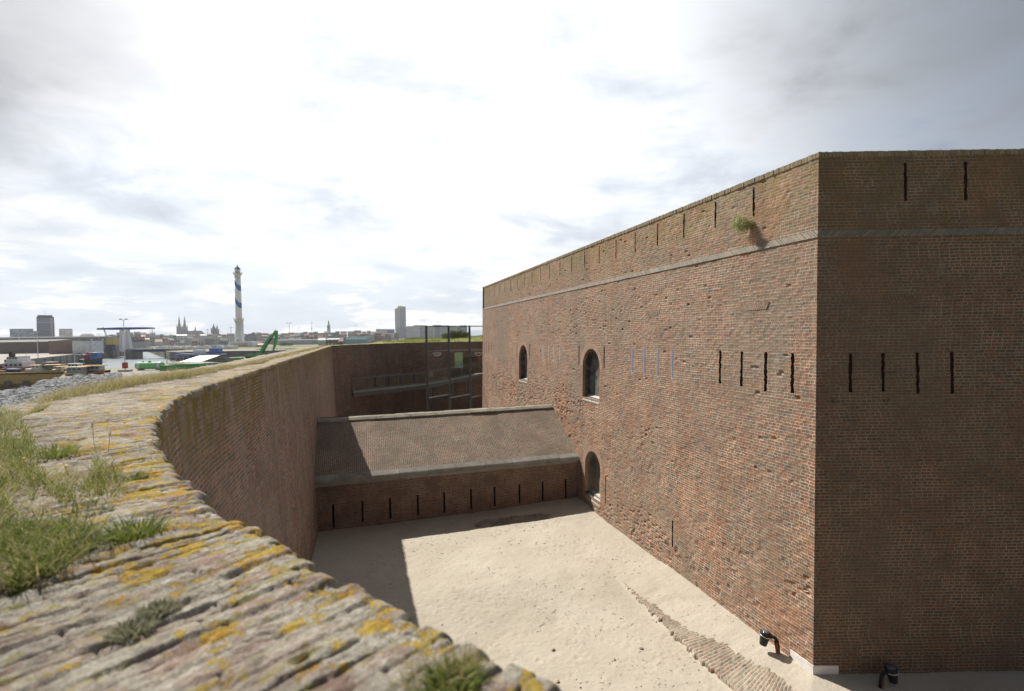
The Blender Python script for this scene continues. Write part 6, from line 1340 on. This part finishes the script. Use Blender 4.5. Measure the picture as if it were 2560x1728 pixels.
Yc = 1150; k_ = Yc / FPX; c2 = empty('church_tower', tuple(at_m(537, Yc)), 0, 'red brown church tower pair between the twin spires and the lighthouse', 'church'); spire(c2, -4 * k_, 9 * k_, zz_(822, 537, k_), zz_(808, 537, k_), paint('church_roof', (.14, .145, .16)), 4); spire(c2, 4.5 * k_, 6.5 * k_, zz_(825, 537, k_), zz_(811, 537, k_), paint('church_red', (.22, .14, .12)), 6)
Yc = 1000; k_ = Yc / FPX; c3 = empty('bell_tower', tuple(at_m(821, Yc)), 0, 'slim pale bell tower with a dark lantern top', 'tower'); mb = MB(); mb.box(-3.6 * k_, 3.6 * k_, 0, 7.2 * k_, 0, zz_(813, 821, k_), taper=.5); mb.build('tower', CONC, c3); mb = MB(); mb.tube((0, 3, zz_(813, 821, k_)), (0, 3, zz_(807, 821, k_)), 2.6 * k_, 2.0 * k_, n=8); mb.build('belfry', CONC, c3); mb = MB(); mb.tube((0, 3, zz_(807, 821, k_)), (0, 3, zz_(804, 821, k_)), 1.6 * k_, 1.5 * k_, n=8); mb.tube((0, 3, zz_(804, 821, k_)), (0, 3, zz_(799.5, 821, k_)), .8 * k_, .05, n=8); mb.build('lantern', RF, c3); mb = MB(); mb.box(-1 * k_, 1 * k_, -.2, .2, zz_(822, 821, k_), zz_(815, 821, k_)); mb.build('window', WDK, c3)

# lighthouse
YL = 420; k_ = YL / FPX; LH = empty('lighthouse', tuple(at_m(598.5, YL)), 0, 'tall white lighthouse with two wavy blue bands', 'lighthouse'); Z3 = lambda zy: CZ - (640 + zy / 5.23 - 846) * k_; R3 = lambda w_: w_ / 5.23 / 2 * k_
LW = simple('lighthouse_white', (.74, .74, .73), .5, var=.04); LBl = simple('lighthouse_blue', (.035, .11, .36), .5, var=.05); LY = simple('gallery_cream', (.56, .54, .38), .6)
mb = MB(); mb.lathe([(R3(112), Z3(1165)), (R3(110), Z3(1120)), (R3(100), Z3(845))], 32); mb.build('lower_shaft', LW, LH, True); mb = MB(); mb.lathe([(R3(78), Z3(845)), (R3(73), Z3(500)), (R3(69), Z3(250))], 32); mb.build('upper_shaft', LW, LH, True)
mb = MB(); mb.lathe([(R3(100), Z3(852)), (R3(122), Z3(838)), (R3(122), Z3(832)), (R3(90), Z3(832))], 32); mb.build('lower_gallery', LY, LH); mb = MB(); mb.lathe([(R3(70), Z3(258)), (R3(104), Z3(242)), (R3(106), Z3(236)), (R3(60), Z3(236))], 32); mb.build('upper_gallery', LY, LH)
for zc_, rr_ in ((832, 120), (236, 104)):
    mb = MB(); n = 28
    for i in range(n): t_ = i / n * 6.283; mb.tube((math.cos(t_) * R3(rr_), math.sin(t_) * R3(rr_), Z3(zc_)), (math.cos(t_) * R3(rr_), math.sin(t_) * R3(rr_), Z3(zc_ - 18)), .05, n=4)
    for hh_ in (9, 18):
        for i in range(n): t_, t2 = i / n * 6.283, (i + 1) / n * 6.283; mb.tube((math.cos(t_) * R3(rr_), math.sin(t_) * R3(rr_), Z3(zc_ - hh_)), (math.cos(t2) * R3(rr_), math.sin(t2) * R3(rr_), Z3(zc_ - hh_)), .05, n=4)
    mb.build('railing', LY, LH)
mb = MB(); mb.lathe([(R3(64), Z3(238)), (R3(64), Z3(212)), (R3(58), Z3(210))], 20); mb.build('lantern_base', paint('lantern_grey', (.28, .28, .2)), LH); mb = MB(); mb.lathe([(R3(58), Z3(212)), (R3(58), Z3(173))], 20); mb.build('lantern_glass', glass_mat('lantern_glazing', (.75, .8, .85), .15), LH)
mb = MB(); [mb.tube((math.cos(t_) * R3(60), math.sin(t_) * R3(60), Z3(212)), (math.cos(t_) * R3(60), math.sin(t_) * R3(60), Z3(172)), .12, n=4) for t_ in [i / 10 * 6.283 for i in range(10)]]; mb.build('lantern_mullions', paint('lantern_dark', (.12, .12, .1)), LH); mb = MB(); mb.lathe([(.3, Z3(210)), (R3(28), Z3(200)), (R3(28), Z3(184)), (.3, Z3(176))], 12); mb.build('lens', paint('lens_grey', (.3, .32, .34), .2), LH, True)
mb = MB(); mb.lathe([(R3(72), Z3(174)), (R3(70), Z3(170)), (R3(44), Z3(154)), (R3(16), Z3(143)), (.35, Z3(138)), (.3, Z3(122))], 20); mb.lathe([(.1, Z3(136)), (.9, Z3(131)), (.1, Z3(126))], 10); mb.build('lantern_roof', paint('lantern_roof_grey', (.13, .14, .12)), LH, True)
for (za, zb_2) in ((352, 425), (577, 650)):
    mb = MB(); n = 56; g = []
    for i in range(n + 1):
        th_ = math.radians(-190 + 200 * i / n + 0) ; th_ = math.pi + math.radians(-10) + (math.pi + math.radians(20)) * i / n; s_ = (math.cos(th_) + 1) / 2
        zc_ = za + (zb_2 - za) * sstep(np.array(s_), .05, .98).item(); zh = 35; rr_ = R3(78 - (845 - zc_) / 595 * 9) * 1.006 + .03
        g.append(((math.cos(th_) * rr_, math.sin(th_) * rr_, Z3(zc_ + zh)), (math.cos(th_) * rr_, math.sin(th_) * rr_, Z3(zc_ - zh))))
    for a, b in zip(g[:-1], g[1:]): mb.quad([a[0], b[0], b[1], a[1]])
    mb.build('blue_band', LBl, LH)
for c_, d_, e_, w_ in ((1022, 262, 296, 8), (1046, 1094, 1114, 16)): mb = MB(); r_ = R3(72 if e_ < 500 else 111); x_ = (c_ - 1040) / 5.23 * k_; y_ = -math.sqrt(max(r_ * r_ - x_ * x_, 0)) - .15; mb.box(x_ - R3(w_), x_ + R3(w_), y_, y_ + .3, Z3(e_), Z3(d_)); mb.build('window', WDK, LH)
mb = MB(); mb.tube((R3(100), 0, Z3(236)), (R3(120), 0, Z3(228)), .12, n=4); mb.tube((R3(115), 0, Z3(240)), (R3(115), 0, Z3(196)), .1, n=4); mb.box(R3(104), R3(122), -.3, .3, Z3(236), Z3(226)); mb.build('bracket', LY, LH)
lb = empty('lighthouse_annex', tuple(at_m(598.5, YL - 9)), 0, 'low white building with square windows round the foot of the lighthouse', 'building'); k9 = (YL - 9) / FPX; mb = MB(); mb.prism([(-27 * k9, 0), (31 * k9, 0), (31 * k9, 16), (-27 * k9, 16)], -.5, CZ - (854.5 - 846) * k9); mb.build('wall', LW, lb)
mb = MB(); mb.prism([(-26 * k9, -2.5), (17 * k9, -2.5), (17 * k9, -.02), (-26 * k9, -.02)], -.5, CZ - (863.5 - 846) * k9); mb.build('terrace_wall', paint('sandy_brick', (.46, .30, .16), scale=.5), lb)
for j in range(9): mb = MB(); x_ = (-19 + j * 4.6) * k9; mb.box(x_ - .4, x_ + .4, -.06, .02, CZ - (861.5 - 846) * k9, CZ - (859 - 846) * k9); mb.build('window', WDK, lb)

# high tower and sea front apartments
YT = 1450; k_ = YT / FPX; ht = empty('high_rise', tuple(at_m(1000.5, YT)), math.radians(0), 'very tall slender apartment tower on the seafront', 'tower block'); zt0 = zz_(769, 1000, k_); zt1 = zz_(766, 1000, k_)
mb = MB(); A0, A1, A2_ = (-13.5 * k_, 6, 0), (-.5 * k_, 0, 0), (13 * k_, 12, 0)
mb = MB(); L1 = math.hypot(A1[0] - A0[0], 6); mb.quad([(A0[0], 6, 0), (A1[0], 0, 0), (A1[0], 0, zt0), (A0[0], 6, zt0 - 3 * k_)], [(0, 0), (L1, 0), (L1, zt0), (0, zt0)]); mb.build('sunlit_face', TWR, ht); mb = MB(); L2 = math.hypot(A2_[0] - A1[0], 12); mb.quad([(A1[0], 0, 0), (A2_[0], 12, 0), (A2_[0], 12, zt1), (A1[0], 0, zt0)], [(0, 0), (L2, 0), (L2, zt0), (0, zt0)]); mb.build('shaded_face', TWD, ht)
mb = MB(); mb.quad([(A0[0], 6, 0), (A0[0] + 12, 26, 0), (A0[0] + 12, 26, zt0 - 3 * k_), (A0[0], 6, zt0 - 3 * k_)]); mb.quad([(A2_[0], 12, 0), (A0[0] + 12, 26, 0), (A0[0] + 12, 26, zt1), (A2_[0], 12, zt1)]); mb.quad([(A0[0], 6, zt0 - 3 * k_), (A1[0], 0, zt0), (A2_[0], 12, zt1), (A0[0] + 12, 26, zt1)]); mb.build('rear_wall', TWD, ht); mb = MB(); mb.box(-6 * k_, 6 * k_, 5, 14, zt0 - 3, zz_(765, 1000, k_)); mb.build('crown', CRM, ht)
ap = [(993, 1016, 819, 3, 'mid height grey block standing at the foot of the high tower'), (1016, 1034, 816, 0, 'pale block right of the high tower foot'), (1034, 1050, 813.5, 5, 'white balconied block with a crisp front'), (1050, 1064, 814, 3, 'grey block just left of the glass screen'), (1064, 1082, 818, 5, 'white block behind the left glass pane'), (1082, 1100, 813, 3, 'grey gridded block behind the left glass pane'), (1100, 1120, 814, 0, 'pale block nearest the second screen post'), (1124, 1140, 815, 0, 'pale block behind the middle glass pane'), (1140, 1153, 818, 3, 'grey block behind the middle glass pane'), (1150, 1166, 814, 6, 'blue apartment block behind the right part of the screen')]
for a, b, tp, f_, lab in ap: block('apartment_block', a, b, tp, 1100 + (a % 7) * 12, lab, 'apartment block', BND if f_ in (0, 5) else FAC[f_], RFL, 0, 25, grp='seafront apartment blocks')
block('building', 968, 987, 824, 900, 'dark grey cube shaped block left of the high tower', 'building', FAC[6], RF, 0, 20); block('building', 940, 968, 823.5, 930, 'pale balconied block behind the glass hall', 'building', FAC[5], RFL, 0, 20); block('building', 987, 998, 833, 870, 'narrow orange brick building at the foot of the high tower', 'building', FAC[4], RFL, 0, 14)
# glass hall and brick buildings
YG = 300; k_ = YG / FPX; gh = empty('glass_hall', tuple(at_m(894, YG)), 0, 'long hall with curved pale green glass roof', 'hall'); L = 29.5 * k_; mb = MB(); n = 12; h0 = CZ - (843 - 841) * k_
sec = [(-math.cos(math.pi / 2 * i / n) * 4.5, (h0 + .3) * math.sin(math.pi / 2 * i / n) ** .85) for i in range(n + 1)]
for (y0, z0), (y1, z1) in zip(sec[:-1], sec[1:]): mb.quad([(-L, y0, z0), (L, y0, z0), (L, y1, z1), (-L, y1, z1)])
mb.build('glass_roof', facade('green_glass', (.30, .42, .40), (.12, .22, .23), 1.2, 50, .2, 0.0, .15), gh, True); mb = MB(); mb.box(-L, L, -1.6, 6, h0 - .1, h0 + .25); mb.build('ridge', paint('mint_ridge', (.45, .62, .56)), gh)
mb = MB(); [mb.box(-L + j * L / 8, -L + j * L / 8 + .12, -4.6, -4.3, 0, 2.8) for j in range(17)]; mb.build('frame', WH, gh); mb = MB(); mb.box(-L, -L + .1, -4.5, 6, 0, h0); mb.build('end_wall', GY, gh); mb = MB(); mb.box(L - .1, L, -4.5, 6, 0, h0); mb.build('end_wall', GY, gh)
block('brick_building', 814, 846, 846, 330, 'low red brick building with white roof strips beside the glass hall', 'building', FAC[2], paint('white_roof', (.62, .62, .6)), .8, 9); block('brick_building', 845, 864, 844, 320, 'gabled brown brick building touching the glass hall', 'building', BR2, paint('brown_roof', (.14, .10, .085)), 2.6, 8, hip=False); block('building', 795, 814, 845, 420, 'small pale green gabled house left of the brick buildings', 'building', paint('pale_green_wall', (.40, .46, .42)), WH, 2.0, 9)
block('warehouse', 690, 800, 848.5, 480, 'long low pale wall fronted shed right of the excavator', 'warehouse', paint('pale_shed', (.44, .45, .46), scale=.3), RFL, .8, 12)
for a, b, lab in ((590, 625, 0), ): pass
block('building', 640, 660, 859, 400, 'small orange roofed kiosk beside the lighthouse annex', 'kiosk', paint('kiosk_wall', (.5, .45, .4)), paint('kiosk_roof', (.4, .2, .13)), 1.2, 6)
# the town: every house a thing; the label walks along the skyline from landmark to landmark
marks = [(-20, 'left edge of the skyline'), (315, 'bridge pylons'), (455, 'twin spired church'), (537, 'red brown church tower'), (600, 'lighthouse'), (690, 'excavator arm'), (780, 'radio mast'), (821, 'bell tower'), (895, 'glass hall'), (1000, 'high tower'), (1240, 'bastion')]
ordn = ['first', 'second', 'third', 'fourth', 'fifth', 'sixth', 'seventh', 'eighth', 'ninth', 'tenth', 'eleventh', 'twelfth', 'thirteenth', 'fourteenth', 'fifteenth', 'sixteenth', 'seventeenth', 'eighteenth']
hr_ = random.Random(21); rows = []
def prof(px_):  # roofline height in pixels read off the photograph
    return np.interp(px_, [250, 300, 345, 380, 400, 440, 480, 540, 580, 620, 650, 690, 730, 760, 800, 850, 880, 920, 950, 990], [842, 832, 830, 833, 838, 838, 838, 835, 835, 834, 833, 836, 833, 831, 832, 830, 828, 828, 829, 836])
for rowi, (Yr, dy, w0, w1, what) in enumerate(((900, -1.0, 9, 19, 'far row'), (700, 5.0, 8, 17, 'middle row'), (540, 11.5, 9, 22, 'front row'))):
    px_ = 262 + rowi * 6
    while px_ < 972:
        wd = hr_.uniform(w0, w1)
        if not (rowi == 2 and (560 < px_ + wd / 2 < 660 or px_ > 790)): rows.append((px_, px_ + wd, prof(px_ + wd / 2) + dy + hr_.uniform(-2.2, 2.6), Yr + hr_.uniform(-40, 40), rowi, what))
        px_ += wd + hr_.choice((0, 0, 1.5))
cnt = {}
for a, b, tp, Yv, rowi, what in rows:
    pc = (a + b) / 2; mi_ = max(i for i, m_ in enumerate(marks) if m_[0] <= pc); key = (rowi, mi_); cnt[key] = cnt.get(key, 0) + 1; o_i = min(cnt[key], 18) - 1
    f_ = hr_.choice([0, 0, 1, 2, 3, 3, 4, 5]) if a > 345 else hr_.choice([2, 2, 3, 4]); gab = hr_.choice([0, 0, 1.6, 2.6, 3.2]); rm_ = hr_.choice([RF, RF, BR2, RFL, paint('tile_roof', (.26, .13, .095))])
    block('town_house', a, b, tp, Yv, f'{FNAME[f_]} {"gabled" if gab else "flat roofed"} house, {ordn[o_i]} right of {marks[mi_][1]}, {what}', 'house', FAC[f_], rm_, gab, 11, grp='houses of the distant town')
# the white awning like roofs before the church
block('building', 441, 468, 836, 600, 'white roofed hall in front of the twin spired church', 'hall', FAC[5], WH, 1.8, 12); block('building', 500, 517, 835.5, 610, 'small white roofed hall left of the red brown church tower', 'hall', FAC[5], WH, 1.8, 10)
# trees
for (px_, py_, Yv, rx, rz_s, lab) in ((408, 834, 760, 9, 12, 'dark rounded tree left of the twin spired church'), (430, 836, 780, 6, 9, 'smaller tree beside the twin spires'), (715, 856, 430, 7, 3.6, 'low wide bush on the green bank right of the excavator'), (1020, 846, 300, 4, 2.5, 'small dark bush at the right end of the town'), (300, 858, 390, 5, 3, 'bush near the bridge pylons'), (930, 852, 330, 5, 2.8, 'green bush right of the glass hall')):
    p_ = at_m(px_, Yv, 0); k_ = Yv / FPX; hh_ = CZ - (py_ - HOR(px_)) * k_; shrub((p_.x, p_.y, max(0, hh_ - rz_s * 1.0) if hh_ > rz_s else 0), rx, rx * .7, min(rz_s, max(hh_, 1.5)), 900, rx * .10, 'leaf', lab, name='tree' if rx > 5.5 and hh_ > 8 else 'bush', grp='trees and bushes of the far shore', seed=int(px_), cat='tree' if hh_ > 8 else 'bush')
mb = MB(); mb.quad([(xat(560, 372), 372, .02), (xat(860, 372), 372, .02), (xat(860, 395), 395, .02), (xat(560, 395), 395, .02)]); mb.prism([(xat(640, 300), 300), (xat(990, 300), 300), (xat(990, 330), 330), (xat(640, 330), 330)], -.2, .25); tag(mb.build('grass_bank', simple('bank_grass', (.14, .18, .07), .9, var=.3, scale=.2)), 'green grass bank between the quay and the town', kind='stuff')
mb = MB(); mb.quad([(xat(425, 278), 279, .06), (xat(700, 278), 279, .06), (xat(700, 278), 296, .06), (xat(420, 290), 298, .06)]); tag(mb.build('quay_pavement', M['quayground']), kind='structure')
# sailing boats laid up along the far basin
for j in range(26):
    px_ = 405 + j * 7.2 + hr_.uniform(-2, 2)
    if 430 < px_ < 436 or px_ > 588: continue
    Yv = 330 + hr_.uniform(0, 60); t = empty('sailing_boat', tuple(at_m(px_, Yv, .1)), hr_.uniform(-.4, .4), 'white sailing yacht with bare mast among the masts behind the blue ship', 'sailing boat', 'white yachts with bare masts behind the blue ship'); mb = MB(); hull(mb, 7.5, 2.4, 1.6, bow=.5); mb.box(-2, 1, -.7, .7, 1.6, 2.1); mb.build('hull', WH, t); mb = MB(); H_ = hr_.uniform(8, 13); mb.tube((.5, 0, 1.5), (.5, 0, 1.5 + H_), .09, .05, n=4); mb.tube((.5, 0, 2.6), (-2.8, 0, 2.6), .08, n=4); mb.build('mast', paint('mast_alu', (.5, .51, .52)), t)
for k, (px_, py_) in enumerate(((624, 818), (578, 828), (566, 824))):
    p_ = at_m(px_ - 46, 1000, 0); k_ = 1000 / FPX; t = empty('tower_crane', tuple(p_), 0, ['faint tower crane directly left of the lighthouse shaft', 'faint tower crane low between the church tower and the lighthouse', 'thin crane above the roofs near the red brown church tower'][k], 'crane', 'faint cranes above the town'); H_ = zz_(py_, px_, k_); mb = MB(); mb.tube((0, 0, 0), (0, 0, H_ + 2), .5, n=4); mb.build('mast', STN, t); mb = MB(); mb.tube((-6, 0, H_), (11, 0, H_), .4, n=4); mb.build('jib', STN, t)
# fence of thin posts at the rim of the far wall head, seen through the glass
mb = MB(); fx_ = [fpath(a_, .5) for a_ in np.arange(g0 - 6, g0 + .5, .32)]; [mb.tube((float(q[0]), float(q[1]), WT), (float(q[0]), float(q[1]), WT + .02), .015, n=4) for q in fx_]

# ------------------------------------------------------------------ haze
mb = MB(); mb.box(-2600, 2400, -200, 2600, -8.2, 150); hzo = mb.build('haze', None or bpy.data.materials.new('haze_air')); tag(hzo, 'pale sea haze over the harbour and town', kind='stuff')
hm = hzo.data.materials[0]; hm.use_nodes = True; T = NT(hm.node_tree); T.n.clear(); pv_ = T.add('ShaderNodeVolumePrincipled', {'Color': (.86, .91, 1.0, 1), 'Density': .00014, 'Anisotropy': .3}); o_ = T.add('ShaderNodeOutputMaterial'); T.l.new(pv_.outputs[0], o_.inputs['Volume'])
for m_ in bpy.data.materials:
    if m_.users == 0: bpy.data.materials.remove(m_)
